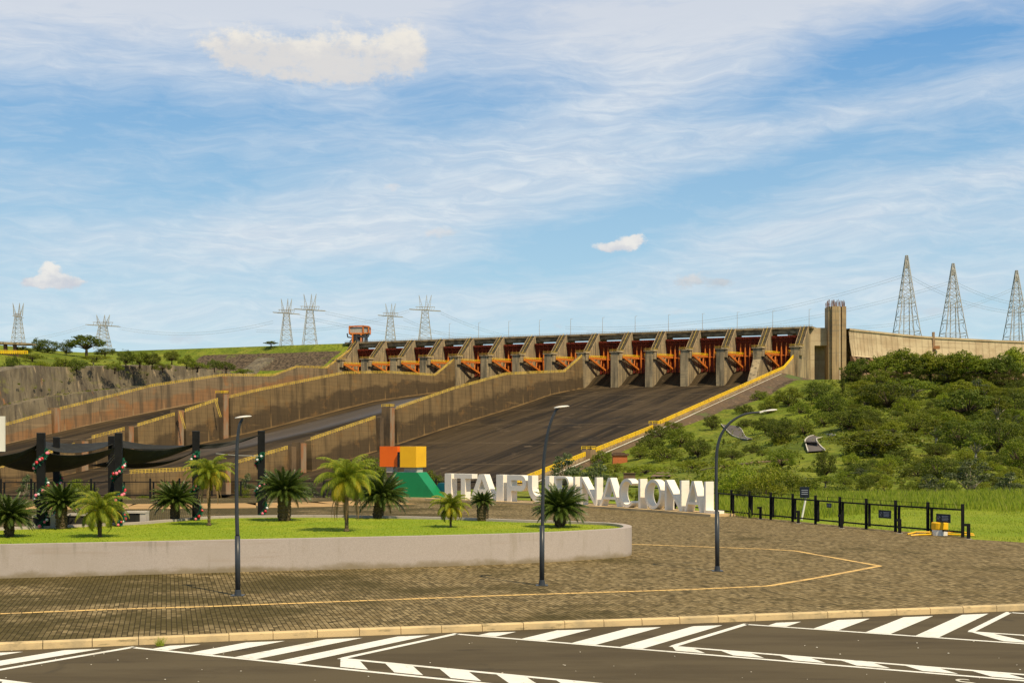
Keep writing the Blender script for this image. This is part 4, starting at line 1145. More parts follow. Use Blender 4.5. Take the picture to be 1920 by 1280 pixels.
# trees on the right hillside, read off the photograph: kind, foot x, foot y, width, height, where
RT = [('umb1', 1655, 719, 80, 50, 'spreading tree at the left end of the row below the dam wall'), ('umb3', 1722, 719, 80, 50, 'dark spreading tree in the row, left of the tallest pylon line'), ('umb2', 1775, 721, 80, 54, 'light green spreading tree in the row below the middle pylon'), ('umb1', 1830, 722, 80, 56, 'spreading tree right of the middle pylon line'), ('umb3', 1880, 724, 80, 58, 'dark spreading tree near the right end of the row'), ('rnd1', 1720, 722, 50, 30, 'round dark undergrowth tree under the row left part'), ('rnd2', 1800, 722, 50, 26, 'round undergrowth tree under the row middle part'), ('rnd1', 1680, 720, 50, 24, 'low dark undergrowth tree before the buttresses'),
 ('umb3', 1610, 716, 62, 44, 'dark flat topped tree beside the foot of the concrete tower'), ('rnd1', 1597, 718, 42, 28, 'dark round bush leaning on the foot of the tower'),
 ('umb1', 1690, 716, 105, 62, 'broad flat topped tree in front of the dam buttresses'), ('umb2', 1745, 718, 80, 60, 'light green flat tree in the row below the tallest pylon'),
 ('umb1', 1800, 720, 110, 62, 'broad tree with pale trunk in the row below the dam wall'), ('umb3', 1850, 722, 80, 50, 'dark tree in the row below the dam wall near the right edge'),
 ('umb2', 1905, 722, 90, 72, 'tallest flat topped tree at the right end of the row'), ('rnd1', 1770, 722, 60, 32, 'dark low tree under the row below the dam wall'), ('rnd1', 1830, 724, 60, 28, 'dark undergrowth tree below the row near the right edge'), ('rnd1', 1890, 726, 80, 30, 'dark undergrowth tree at the right end of the row'),
 ('rnd2', 1478, 762, 58, 38, None), ('rnd1', 1532, 757, 56, 46, 'dark round tree below the recessed abutment'), ('con1', 1580, 742, 20, 38, 'narrow dark upright tree below the tower'),
 ('rnd1', 1558, 778, 60, 44, None), ('shr2', 1500, 775, 50, 24, None), ('rnd2', 1440, 775, 40, 26, None), ('shr3', 1455, 757, 50, 18, None), ('rnd1', 1665, 768, 110, 56, 'big dark tree in the middle of the upper slope'),
 ('opn1', 1622, 762, 60, 42, None), ('umb1', 1712, 748, 100, 38, None), ('umb3', 1815, 795, 120, 66, 'wide dark tree on the upper right slope'), ('opn1', 1870, 800, 70, 60, None), ('rnd1', 1905, 790, 70, 60, None),
 ('rnd1', 1463, 832, 54, 44, 'dark round tree left of the winding road'), ('rnd2', 1508, 818, 42, 34, None), ('rnd1', 1590, 806, 80, 42, None), ('rnd2', 1545, 800, 50, 30, None), ('shr1', 1620, 795, 70, 28, None),
 ('shr2', 1640, 853, 120, 30, 'low leafy understorey of the very broad flat topped tree'), ('umb1', 1645, 854, 180, 46, 'very broad flat topped tree beside the winding road'), ('opn1', 1756, 838, 76, 54, 'open tree with tall pale trunk on the right slope'),
 ('rnd2', 1720, 812, 80, 40, None), ('rnd1', 1800, 842, 90, 60, None), ('rnd1', 1870, 850, 100, 70, None), ('opn1', 1830, 870, 70, 60, None), ('rnd2', 1910, 880, 70, 60, None),
 ('rnd2', 1465, 880, 64, 40, 'mid green round tree below the road bend'), ('rnd1', 1547, 898, 46, 58, 'dark upright tree in the gully below the road'), ('shr2', 1510, 880, 60, 30, None), ('shr1', 1720, 895, 70, 24, None), ('shr3', 1640, 905, 70, 20, None),
 ('shr2', 1585, 900, 50, 20, None), ('rnd1', 1760, 900, 80, 46, None), ('rnd1', 1335, 806, 34, 30, 'small dark tree alone on the bank beside the yellow rail'), ('shr2', 1258, 806, 50, 18, None), ('shr1', 1240, 822, 66, 26, None),
 ('rnd2', 1275, 838, 60, 36, None), ('shr1', 1220, 840, 60, 24, None), ('rnd1', 1308, 858, 54, 38, 'dark round tree in the meadow left of the curved lamp'), ('shr2', 1245, 862, 70, 30, None), ('rnd2', 1200, 860, 40, 26, 'round tree just right of the orange hut'),
 ('shr1', 1372, 860, 50, 18, None), ('rnd1', 1435, 812, 50, 32, None), ('shr1', 1400, 800, 40, 16, None), ('shr2', 1130, 868, 44, 26, 'shrub just left of the orange hut'), ('shr3', 1150, 885, 60, 18, None), ('shr3', 1210, 888, 70, 18, None),
 ('shr1', 1395, 775, 40, 18, None), ('shr2', 1425, 750, 36, 20, None), ('shr3', 1360, 880, 60, 20, None), ('shr1', 1410, 850, 40, 18, None), ('con1', 1357, 835, 10, 14, None), ('shr3', 1300, 880, 70, 18, None)]
SITES = [(1135, 'left of the hut'), (1185, 'near the hut'), (1235, 'above the middle letters'), (1290, 'above the letter O'), (1345, 'above the last letters'), (1400, 'right of the arched lamp'), (1455, 'above the fence start'),
         (1525, 'above the notice board'), (1590, 'below the concrete tower'), (1650, 'left of the tallest pylon'), (1715, 'under the tallest pylon'), (1760, 'left of the middle pylon'), (1810, 'under the middle pylon'), (1870, 'right of the middle pylon'), (9999, 'at the right edge')]
def site(px, py):
    lv = 'top of the slope' if py < 745 else 'upper slope' if py < 785 else 'middle slope' if py < 830 else 'lower slope' if py < 885 else 'foot of the slope'
    return lv + ' ' + next(n for (x, n) in SITES if px < x)
zone = lambda px, py: ('on the upper slope below the dam' if py < 775 else ('on the middle slope' if py < 840 else 'low on the slope')) + (' near the right edge of the picture' if px > 1780 else (' right of the winding road' if px > 1550 else (' near the winding road' if px > 1400 else ' left of the winding road')))
for (pr, px, py, w, h, lb) in RT:
    if not (1480 < px < 1575 and 820 < py < 895 and lb is None): tree_px(pr, px, py, w, h, lb or (DESC[pr] + ', ' + site(px, py)), GH) if True else None
rr = random.Random(21)
FILL = []
for k in range(270):       # dense growth towards the right
    px = 1430 + 560 * (rr.random() ** .75); py = 730 + 205 * rr.random() ** .9
    if px < 1570 and py < 905 and rr.random() < .7: continue
    if 1480 < px < 1580 and 800 < py < 905: continue
    if 1545 < px < 1745 and 822 < py < 872: continue
    if 1700 < px < 1810 and 835 < py < 880 and rr.random() < .8: continue
    pr = rr.choice(['rnd1', 'rnd2', 'shr1', 'shr2', 'shr3', 'opn1', 'rnd2', 'shr3', 'umb3', 'umb1', 'rnd3', 'umb2', 'sil1'])
    loc = hit(px, py)
    if loc is None: continue
    if py > 860 and rr.random() < .6: pr = rr.choice(['shr1', 'shr2', 'shr3', 'shr3'])
    wp = rr.uniform(24, 66) if py < 860 else rr.uniform(20, 50); sz = wp * loc.y / F; o = place_tree(pr, loc, 0, 0, 0, DESC[pr] + ', ' + site(px, py), GH, m=(sz, sz * rr.uniform(.42, .7)))
for k in range(70):       # scattered shrubs over the meadow on the left of the slope
    px = rr.uniform(1150, 1540); py = rr.uniform(800, 920)
    if 1350 < px < 1415 and py < 835: continue
    if 1480 < px and 800 < py < 890: continue
    if 1200 < px < 1440 and 862 < py < 900: continue
    loc = hit(px, py)
    if loc is None or IT(loc.x, loc.y)[0] > -1.3: continue
    wp = rr.uniform(10, 34); sz = wp * loc.y / F; pr = rr.choice(['shr1', 'shr2', 'shr3']); place_tree(pr, loc, 0, 0, 0, DESC[pr] + ', ' + site(px, py), GH, m=(sz, sz * .5))
# trees on the plateau at the left
GL = 'trees above the rock cliff'
LT = [('shr1', 24, 692, 32, 30, 'dark round shrub under the viaduct', 905), ('shr3', 41, 664, 36, 18, 'light green bush between viaduct and dark trees', 1010), ('rnd1', 70, 664, 24, 26, 'dark tree just right of the viaduct', 1060), ('rnd1', 90, 664, 50, 26, 'broad dark tree right of the viaduct', 1060),
 ('rnd1', 124, 664, 24, 28, 'narrow dark tree left of the biggest dark tree', 1060), ('umb3', 162, 664, 78, 38, 'biggest dark tree on the left skyline', 1060), ('shr1', 197, 664, 40, 14, 'dark low bushes below the short pylon', 1080), ('rnd1', 211, 662, 10, 10, 'tiny round tree right of the short pylon', 1100),
 ('shr2', 115, 692, 40, 26, None, 915), ('shr1', 144, 694, 36, 24, None, 915), ('opn1', 175, 690, 18, 20, None, 925), ('rnd1', 236, 683, 34, 28, 'left one of the dark trees above the cliff', 955), ('rnd2', 262, 683, 44, 26, None, 960), ('rnd1', 285, 686, 36, 26, None, 960),
 ('rnd2', 322, 678, 32, 22, 'bright round tree standing against the grassy hill', 985), ('shr2', 350, 684, 40, 16, None, 985), ('rnd2', 352, 676, 14, 12, None, 1000), ('shr1', 402, 690, 30, 18, 'dark bush beside the cliff end', 1000), ('shr1', 424, 694, 36, 18, None, 1000),
 ('shr2', 370, 692, 50, 14, None, 985), ('shr2', 456, 700, 40, 10, None, 1010), ('umb3', 508, 647, 30, 9, 'lone tree on the skyline left of the close pylon pair', 1150), ('shr2', 215, 694, 40, 16, None, 935), ('shr3', 75, 690, 40, 16, None, 905), ('shr2', 60, 672, 50, 12, None, 980), ('shr2', 305, 693, 40, 14, None, 960), ('shr3', 180, 672, 60, 8, None, 1000)]
for (pr, px, py, w, h, lb, Y) in LT:
    loc = P(px, py, Y); loc.z = max(T(loc.x, loc.y), loc.z) - .5 if abs(T(loc.x, loc.y) - loc.z) < 12 else loc.z
    place_tree(pr, loc, w, h, Y, lb, GL, 'above the rock cliff')

# undergrowth cover on the hillside: leaf clumps
def build_undergrowth():
    rnd = random.Random(5); mb = MB(); n = 0
    while n < 9000:
        X = rnd.uniform(-40, 420); Y = 100 + 800 * rnd.random() ** .8
        u = X / Y
        if not (.055 < u < .40): continue
        i, t = IT(X, Y)
        if i > -1.5: continue
        dens = fbm(X * .02, Y * .02, 9, 3) + (.30 if u > .24 else -.08)
        if dens < rnd.uniform(-.25, .35): continue
        z = T(X, Y); r = rnd.uniform(.5, 2.0) * (.4 + Y / 900)
        leafquads(mb, (X, Y, z + r * .25), r, 12, .22 + Y / 2600, .6, rnd); n += 1
    for k in range(500):
        t = rnd.uniform(20, 330); i = rnd.uniform(16.9, 19); q = D(i, t, terr(i, t)); r = rnd.uniform(.8, 2)
        leafquads(mb, (q.x, q.y, q.z + .3 * r), r, 14, .6, .6, rnd)
    for k in range(160):
        t = rnd.uniform(120, 330); v = rnd.choice((.45, .45, .45, rnd.random())); q = D(16.13, t, (interp(t, WD) - 16) + (terr(17.1, t) - interp(t, WD) + 16) * v); r = rnd.uniform(.8, 2)
        leafquads(mb, (q.x, q.y, q.z + .3), r, 14, .5, .6, rnd)
    o = mb.build('undergrowth', leafmat('scrub leaves', (0.075, 0.110, 0.010), (0.20, 0.22, 0.018), (0.30, 0.27, 0.07), vary=0), recalc=False)
    tag(o, 'low scrub and weeds covering the hillside and cliff edge', 'undergrowth', kind='stuff')
build_undergrowth()

# hill road with pale kerbs, path
def ribbon(name, pts, w, m, lift, label, cat='road', kerb=None):
    mb = MB(); kb = MB()
    P3 = []
    for k in range(len(pts) - 1):
        for j in range(6):
            P3.append(Vector(pts[k]).lerp(Vector(pts[k + 1]), j / 6))
    P3.append(Vector(pts[-1]))
    for _ in range(3): P3 = [P3[0]] + [(P3[k - 1] + P3[k] * 2 + P3[k + 1]) / 4 for k in range(1, len(P3) - 1)] + [P3[-1]]
    L = []
    for k, p in enumerate(P3):
        d = (P3[min(k + 1, len(P3) - 1)] - P3[max(k - 1, 0)]); d.z = 0; d.normalize(); n = Vector((d.y, -d.x, 0))
        a_, b_ = p - n * w / 2, p + n * w / 2
        za, zb_ = T(a_.x, a_.y), T(b_.x, b_.y); zm_ = (za + zb_) / 2; za = zm_ + (za - zm_) * .8 + lift; zb_ = zm_ + (zb_ - zm_) * .8 + lift
        L.append((Vector((a_.x, a_.y, za)), Vector((b_.x, b_.y, zb_))))
    for a, b in zip(L, L[1:]):
        mb.quad(a[0], a[1], b[1], b[0])
        dz = Vector((0, 0, 1.5))
        for e in (0, 1): mb.quad(a[e], b[e], b[e] - dz, a[e] - dz)
        if kerb:
            for e in (0, 1): kb.beam(a[e] + Vector((0, 0, .2)), b[e] + Vector((0, 0, .2)), kerb, .45)
    o = mb.build(name, m, recalc=False); tag(o, label, cat, kind='structure')
    if kerb: tag(kb.build('road_kerb', M['white']), 'white kerb of the ' + label, 'kerb', kind='structure')
h_ = lambda px, py: hit(px, py)
def road_px(pairs, label, kw=.24):
    """road surface from pairs of left and right edge points lying on the terrain"""
    Lf = [h_(*p[0]) + Vector((0, 0, .5)) for p in pairs]; Rt = [h_(*p[1]) + Vector((0, 0, .5)) for p in pairs]
    Lf, Rt = catmull_(Lf, 6), catmull_(Rt, 6)
    mb = MB()
    for a, b, c, d in zip(Lf, Lf[1:], Rt[1:], Rt):
        mb.quad(a, b, c, d); dz = Vector((0, 0, 1.2)); mb.quad(a, b, b - dz, a - dz); mb.quad(d, c, c - dz, d - dz)
    tag(mb.build('hill_road', M['road'], recalc=True), label, 'road', kind='structure')
    kb = MB()
    for E in (Lf, Rt):
        for a, b in zip(E, E[1:]): kb.beam(a + Vector((0, 0, .12)), b + Vector((0, 0, .12)), kw, .3)
    tag(kb.build('road_kerb', M['whitepipe']), 'white kerb of the ' + label, 'kerb', kind='structure')
def catmull_(pts, n):
    out = []
    for k in range(len(pts) - 1):
        p0, p1, p2, p3 = pts[max(k - 1, 0)], pts[k], pts[k + 1], pts[min(k + 2, len(pts) - 1)]
        for j in range(n):
            q = j / n
            out.append(.5 * ((2 * p1) + (p2 - p0) * q + (2 * p0 - 5 * p1 + 4 * p2 - p3) * q * q + (-p0 + 3 * p1 - 3 * p2 + p3) * q ** 3))
    out.append(Vector(pts[-1])); return out
road_px([((1352, 797), (1381, 800)), ((1362, 808), (1390, 807)), ((1372, 817), (1394, 815)), ((1386, 823), (1399, 822)), ((1402, 826), (1410, 825))], 'short bend of grey road behind the arched lamp')
road_px([((1560, 816.5), (1566, 818.5)), ((1524, 820), (1536, 824)), ((1511, 827), (1531, 829)), ((1511, 838), (1537, 839)), ((1515, 852), (1547, 850))], 'winding grey road beside the broad flat topped tree')
ribbon('footpath', [h_(1238, 897), h_(1290, 886), h_(1345, 876), h_(1430, 868), h_(1480, 862)], 3.0, M['buttress'], .2, 'thin straight path crossing the low slope behind the letters', 'path')

# orange hut
def build_hut():
    p = hit(1165, 868)
    Y = p.y; s = Y / F
    t = thing('hut', 'small orange hut with dark flat roof beside the chute wall', 'hut', p)
    w = 33 * s; h = 14 * s
    mb = MB(); mb.box((p.x - 3 * s, p.y, p.z + h / 2 - .5), (27 * s, 20 * s, h + 1)); mb.build('wall', M['brick'], t)
    mb = MB(); mb.box((p.x - 2 * s, p.y, p.z + h + 1.4 * s), (31 * s, 24 * s, 3.2 * s)); mb.box((p.x - 4 * s, p.y, p.z + h + 4 * s), (20 * s, 16 * s, 3 * s)); mb.build('roof', M['roof'], t)
    mb = MB(); mb.box((p.x + 10.6 * s, p.y - 4 * s, p.z + h * .5), (.08, 6 * s, h * .5)); mb.build('door', M['white'], t)
    q = hit(1180, 898)
    t = thing('shed', 'small brown slatted box shed on the slope just above the letters', 'shed', q)
    s = q.y / F
    mb = MB()
    for k in range(12): mb.box((q.x - 10 * s + 20 * s * k / 11, q.y, q.z + 4 * s), (1.5 * s, 6 * s, 10 * s))
    mb.build('wall', M['buttress'], t); mb = MB(); mb.box((q.x, q.y, q.z + 9.6 * s), (24 * s, 10 * s, 1.2 * s)); mb.build('roof', M['roof'], t)
build_hut()
# small yellow railed ladder strips on the bank
for (a, b, lb) in (((1416, 778), (1424, 763), 'lower short yellow handrail on the brown bank'), ((1446, 754), (1452, 744), 'upper short yellow handrail on the brown bank')):
    mb = MB(); p = P(*a, 800); q = P(*b, 800); 
    for dx in (0, .9): mb.beam(p + Vector((dx, 0, 0)), q + Vector((dx, 0, 0)), .35)
    for k in range(6): c = p.lerp(q, k / 5); mb.beam(c, c + Vector((.9, 0, 0)), .25)
    o = mb.build('handrail', M['yellow'], None, org=tuple(p)); o.location = p; tag(o, lb, 'handrail', 'handrails on the bank')

# ================================================================== NEAR: plaza
ZP = -0.13
def poly_sheet(name, pts, z, m, label, cat, kind='structure'):
    mb = MB(); mb.add([(p[0], p[1], z) for p in pts], [tuple(range(len(pts)))])
    o = mb.build(name, m, recalc=False)
    if o.data.polygons[0].normal.z < 0: o.data.flip_normals()
    return tag(o, label, cat, kind=kind)
FENCE = [G(1805, 1007), G(1635, 992.5), G(1461, 975.5), G(1376, 967), Vector((7.6, 75.5, 0)), Vector((2.5, 81.5, 0)), Vector((-3.5, 86.2, 0)), Vector((-12, 87, 0)), Vector((-33, 84.5, 0)), Vector((-48, 80, 0))]
def catmull(pts, n):
    out = []
    for k in range(len(pts) - 1):
        p0, p1, p2, p3 = pts[max(k - 1, 0)], pts[k], pts[k + 1], pts[min(k + 2, len(pts) - 1)]
        for j in range(n):
            s = j / n
            out.append(.5 * ((2 * p1) + (p2 - p0) * s + (2 * p0 - 5 * p1 + 4 * p2 - p3) * s * s + (-p0 + 3 * p1 - 3 * p2 + p3) * s ** 3))
    out.append(Vector(pts[-1])); return out
FC = catmull(FENCE, 8)
KERB = [G(-500, 1221), G(0, 1203.5), G(394, 1187.5), G(640, 1178), G(1000, 1165), G(1280, 1155), G(1600, 1143), G(1920, 1131), G(2400, 1110)]
KC = catmull(KERB, 6)
edge = [Vector((60, 30, 0)), Vector((40, 37, 0)), Vector((26, 44.0, 0)), G(1920, 1016.5), G(1815, 1010)] + [p + Vector((.35 if p.x > 5 else 0, .35, 0)) for p in FC] + [Vector((-60, 70, 0)), Vector((-60, 20, 0))]
poly_sheet('pavement', [(p.x, p.y) for p in KC[::-1]] [::-1] + [(p.x, p.y) for p in edge if True], 0.0, M['paver'], 'brown block paved plaza', 'pavement')
poly_sheet('car_park', [(-80, -30), (80, -30), (80, 60), (-80, 60)], ZP, M['asphalt'], 'dark asphalt car park', 'car park')
# kerb stones
mb = MB()
acc = 0.0; dense = catmull(KERB, 60)
cur = [dense[0]]; stones = []
for a, b in zip(dense, dense[1:]):
    acc += (b - a).length; cur.append(b)
    if acc > .80: stones.append(cur); cur = [b]; acc = 0
for st in stones:
    a, b = st[0], st[-1]; d = (b - a).normalized(); n = Vector((d.y, -d.x, 0))      # n points to the road
    if n.y > 0: n = -n
    a = a + d * .006; b = b - d * .006
    j = random.uniform(-.004, .004); w = .13
    prof = [(0, -.2), (0, .006 + j), (w - .03, .006 + j), (w, -.02 + j), (w + .012, ZP - .05), (w + .012, -.2)]
    A = [a + n * o + Vector((0, 0, z)) for (o, z) in prof]; B_ = [b + n * o + Vector((0, 0, z)) for (o, z) in prof]
    k = len(prof); mb.add(A + B_, [tuple(range(k)), tuple(range(2 * k - 1, k - 1, -1))] + [(q, (q + 1) % k, k + (q + 1) % k, k + q) for q in range(k)])
tag(mb.build('kerb', M['kerb']), 'pale concrete kerb between plaza and car park', 'kerb', kind='structure')
# cream paver line on the plaza
def strip(mb, pts, w, z, seg=None):
    for a, b in zip(pts, pts[1:]):
        d = (b - a).normalized(); n = Vector((d.y, -d.x, 0)) * w / 2
        mb.quad((*(a - n).xy, z), (*(b - n).xy, z), (*(b + n).xy, z), (*(a + n).xy, z))
mb = MB()
L1 = [G(-60, 1153), G(0, 1150), G(200, 1142), G(400, 1136), G(640, 1127), G(960, 1115), G(1280, 1105), G(1440, 1098), G(1530, 1083), G(1650, 1060.5), G(1490, 1032), G(1440, 1029), G(1182, 1019.5)]
for a, b in zip(L1, L1[1:]):
    n = max(1, int((b - a).length / .2)); d = (b - a) / n; nn = Vector((d.y, -d.x, 0)).normalized() * .085
    for k in range(n):
        p = a + d * (k + .04); q = a + d * (k + .96); jit = random.uniform(-.004, .004)
        p = p + nn * jit * 20; q = q + nn * jit * 20
        mb.quad((*(p - nn).xy, .004), (*(q - nn).xy, .004), (*(q + nn).xy, .004), (*(p + nn).xy, .004))
tag(mb.build('paver_line', M['lineyel'], recalc=False), 'thin cream line laid in the plaza paving', 'line', kind='structure')
# parking bay markings
def GP(px, py): return G(px, py, ZP)
AP = [GP(253, 1212), GP(858, 1187), GP(1400, 1169), GP(1893, 1147)]
stp = (AP[3] - AP[0]) / 3
AP = [AP[0] - stp] + AP + [AP[3] + stp]
mb = MB(); zz = ZP + .004
da = (GP(645, 1233) - GP(858, 1187)); la = da.length; da.normalize()
db = (GP(1280, 1221.7) - GP(858, 1187)).normalized()
def pq(p, q, r, s): mb.quad((*p.xy, zz), (*q.xy, zz), (*r.xy, zz), (*s.xy, zz))
def cross2(a, b): return a.x * b.y - a.y * b.x
bands = [(None), ((0, 1270), (270, 1280)), ((640, 1233), (1170, 1280)), ((1280, 1209), (1920, 1252)), ((1820, 1183), (1920, 1189))]
for k in range(0, 5):
    A, Bn = AP[k], AP[k + 1]
    w = .14
    na = Vector((da.y, -da.x, 0)); nb = Vector((db.y, -db.x, 0))
    if nb.y < 0: nb = -nb       # nb points to kerb
    B0 = A + da * la
    pq(A - na * w / 2, A + na * w / 2, B0 + na * w / 2, B0 - na * w / 2)
    # line b until it meets the next a-line, then on as the lower edge of the next band
    dab = Bn - A
    s = cross2(dab, da) / cross2(db, da)
    e = 8.0
    pq(A + da * .02, A + da * .02 - nb * .12, A + db * (s + e) - nb * .12, A + db * (s + e))
    la2 = (Bn - (A + db * s)).length
    def up(sv, sh=.96): return A + db * sv - da * (la2 * sv / s * sh)
    for (f0, f1) in ((.11, .20), (.335, .455), (.585, .70), (.815, .92)):
        f1 = min(f1, .99)
        pq(A + db * s * f0, A + db * s * f1, up(s * f1, .93 if f0 < .2 else .97), up(s * f0, .9 if f0 < .2 else .97))
    # white band with dark windows between the foot of this a-line and the previous line b
    n2 = -nb
    bd = abs((A - AP[k - 1]).dot(n2) + la * da.dot(n2)) if k > 0 else .9
    p0 = B0
    pq(p0 - db * .05, p0 + db * e, p0 + db * e + n2 * .13, p0 - db * .05 + n2 * .13)
    wd = Vector((.246, -.969, 0)); kk = (bd - .2) / wd.dot(n2)
    t0 = wd * ((.125) / wd.dot(n2)); t1 = wd * (kk + .125 / wd.dot(n2))
    q = -.25
    while q < e - 1:
        w0, w1 = q, q + .56
        pq(p0 + db * max(w0, -.1) + t0, p0 + db * w1 + t0, p0 + db * w1 + t1, p0 + db * w0 + t1)
        q += 1.08
tag(mb.build('road_markings', M['paint'], recalc=False), 'white parking bay lines and hatching on the asphalt', 'markings', kind='structure')
# faint painted letter on the asphalt
fc = bpy.data.curves.new('painted_letter', 'FONT'); fc.body = 'S'; fc.size = .62; fc.extrude = 0
o = bpy.data.objects.new('painted_letter', fc); COL.objects.link(o); pt = GP(1783, 1272); o.location = (pt.x, pt.y - .62, ZP + .006); o.scale = (1.0, 1.4, 1)
fc.materials.append(M['whitepipe']); tag(o, 'painted white letter S on the asphalt', 'painted letter', kind='structure')
# oil stains and pebbles
mb = MB()
for k in range(60):
    p = GP(random.uniform(0, 1920), random.uniform(1190, 1279)); s = random.uniform(.008, .02)
    mb.lathe([(s * .6, 0), (s, s * .4), (s * .5, s * .8)], 5, tuple(p))
tag(mb.build('pebbles', M['whitepipe']), 'tiny pale pebbles scattered on the asphalt', 'pebbles', kind='stuff')

# ------------------------------------------------------------------ planter
ZL = .80       # lawn height
ZW = .88
def gz(px, py, z): return G(px, py, z)
FRONT = [G(-420, 1098), G(-200, 1091), G(0, 1084), G(240, 1077.5), G(480, 1071), G(720, 1064.5), G(900, 1059), G(1020, 1054), G(1100, 1049)]
tip = [Vector((3.25, 42.6, 0)), Vector((3.68, 43.3, 0)), Vector((3.80, 44.1, 0))]
BACK = [Vector((3.72, 44.9, 0)), Vector((3.45, 45.6, 0)), gz(1120, 978, ZW), gz(1050, 975.5, ZW), gz(960, 973, ZW), gz(850, 969, ZW), gz(730, 966.5, ZW), gz(600, 965, ZW), gz(480, 965.5, ZW), gz(400, 967, ZW), gz(300, 974, ZW), gz(250, 978, ZW), gz(100, 984, ZW), gz(0, 988, ZW), gz(-200, 994, ZW), gz(-420, 1000, ZW)]
for p in BACK: p.z = 0
outer = catmull(FRONT + tip + BACK, 6)
outer = [Vector((p.x, p.y, 0)) for p in outer]
def inset(pts, d):
    out = []
    for k, p in enumerate(pts):
        a = pts[max(k - 1, 0)]; b = pts[min(k + 1, len(pts) - 1)]
        t_ = (b - a).normalized(); out.append(p + Vector((-t_.y, t_.x, 0)) * d)
    return out
nF = len(FRONT) * 6
inner = inset(outer, .26)
mb = MB()
for a in range(len(outer) - 1):
    o0, o1, i0, i1 = outer[a], outer[a + 1], inner[a], inner[a + 1]
    z = lambda v, h: (v.x, v.y, h)
    mb.quad(z(o0, -.1), z(o1, -.1), z(o1, ZW), z(o0, ZW)); mb.quad(z(o0, ZW), z(o1, ZW), z(i1, ZW), z(i0, ZW)); mb.quad(z(i0, ZW), z(i1, ZW), z(i1, ZL - .35), z(i0, ZL - .35))
planter = thing('raised_planter', 'long pale pinkish raised planter wall curving round the lawn', 'planter', G(700, 1065))
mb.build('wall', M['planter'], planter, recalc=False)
mb = MB(); ins = inset(outer, .2)
n = len(ins)
mb.add([(p.x, p.y, ZL) for p in ins], [tuple(range(n))])
o = mb.build('lawn', M['lawn'], recalc=False)
if o.data.polygons[0].normal.z < 0: o.data.flip_normals()
tag(o, 'bright green lawn in the raised planter', 'lawn', kind='structure')
def inside(p, poly):
    c = False; j = len(poly) - 1
    for i in range(len(poly)):
        if (poly[i].y > p[1]) != (poly[j].y > p[1]) and p[0] < (poly[j].x - poly[i].x) * (p[1] - poly[i].y) / (poly[j].y - poly[i].y) + poly[i].x: c = not c
        j = i
    return c
mb = MB(); rnd = random.Random(3); cnt = 0
innr = inset(outer, .28)
while cnt < 42000:
    x, y = rnd.uniform(-22, 5.5), rnd.uniform(34, 52)
    if not inside((x, y), innr): continue
    cnt += 1
    h = rnd.uniform(.008, .028) * (.7 + .8 * max(0, fbm(x * .8, y * .8, 0, 3) + .4)); a = rnd.uniform(0, 3.14); w = rnd.uniform(.008, .018)
    mb.add([(x - w * math.cos(a), y - w * math.sin(a), ZL - .005), (x + w * math.cos(a), y + w * math.sin(a), ZL - .005), (x + rnd.uniform(-.03, .03), y + rnd.uniform(-.03, .03), ZL + h)], [(0, 1, 2)])
tag(mb.build('lawn_grass', M['blade'], recalc=False), 'short bright grass blades on the raised lawn', 'grass', kind='stuff')

# ------------------------------------------------------------------ grass verge beyond the fence, tall grass
mb = MB()
def verge(u, v):
    px = -200 + u * 2500
    Y = 40 + v * v * 95
    X = (px - 960) / F * Y
    z = -.06
    if X > 12 and Y < 70: z = -.05
    k = max(0, min(1, (Y - 82) / 42)); 
    if X < 8: k = max(0, min(1, (Y - 88) / 12))
    z = z * (1 - k) + (T(X, Y) - 4) * k + fbm(X * .3, Y * .3, 0, 3) * .12 * (1 if X > 17 or Y > 88 else 0)
    return (X, Y, z)
mb.grid(140, 60, verge)
tag(mb.build('verge', M['verge'], smooth=True, recalc=False), 'mown grass verge beyond the black fence', 'grass verge', kind='structure')
mb = MB(); rnd = random.Random(11)
def fence_side(x, y):       # positive beyond the fence
    best = 1e9; s = 0
    for a, b in zip(FC, FC[1:]):
        d = (b - a); t_ = max(0, min(1, ((x - a.x) * d.x + (y - a.y) * d.y) / d.length_squared)); q = a + d * t_
        L = math.hypot(x - q.x, y - q.y)
        if L < best: best = L; s = d.x * (y - a.y) - d.y * (x - a.x)
    return best if s < 0 else -best
cnt = 0
tall = [G(1350, 953), G(1440, 962), G(1600, 972), G(1700, 972)]
while cnt < 42000:
    px = rnd.uniform(1340, 2060); Y = rnd.uniform(64, 92)
    X = (px - 960) / F * Y
    lim = interp(px, [(1340, 68), (1450, 64), (1560, 66), (1700, 74), (1920, 72)])
    if Y < lim + rnd.uniform(-2, 2): continue
    cnt += 1
    h = rnd.uniform(.25, .66) * (1.0 + .7 * fbm(X * .25, Y * .25, 0, 3)); w = rnd.uniform(.008, .022); a = rnd.uniform(0, 3.14)
    lx, ly = rnd.uniform(-.3, .3) * h, rnd.uniform(-.3, .3) * h
    z0 = -.15
    mb.add([(X - w * math.cos(a), Y - w * math.sin(a), z0), (X + w * math.cos(a), Y + w * math.sin(a), z0), (X + lx * .4 + w * .6, Y + ly * .4, z0 + h * .65), (X + lx, Y + ly, z0 + h)], [(0, 1, 2), (0, 2, 3)])
for k in range(16000):      # short tufts on the mown part
    px = rnd.uniform(1560, 2000); Y = rnd.uniform(48, 80); X = (px - 960) / F * Y
    if X < interp(Y, [(48, 18.3), (51.4, 17.4), (56, 15.2), (62.4, 12.6), (68, 11)]): continue
    h = rnd.uniform(.02, .09); w = rnd.uniform(.01, .022); a = rnd.uniform(0, 3.14)
    mb.add([(X - w * math.cos(a), Y - w * math.sin(a), -.07), (X + w * math.cos(a), Y + w * math.sin(a), -.07), (X + rnd.uniform(-.05, .05), Y, -.05 + h)], [(0, 1, 2)])
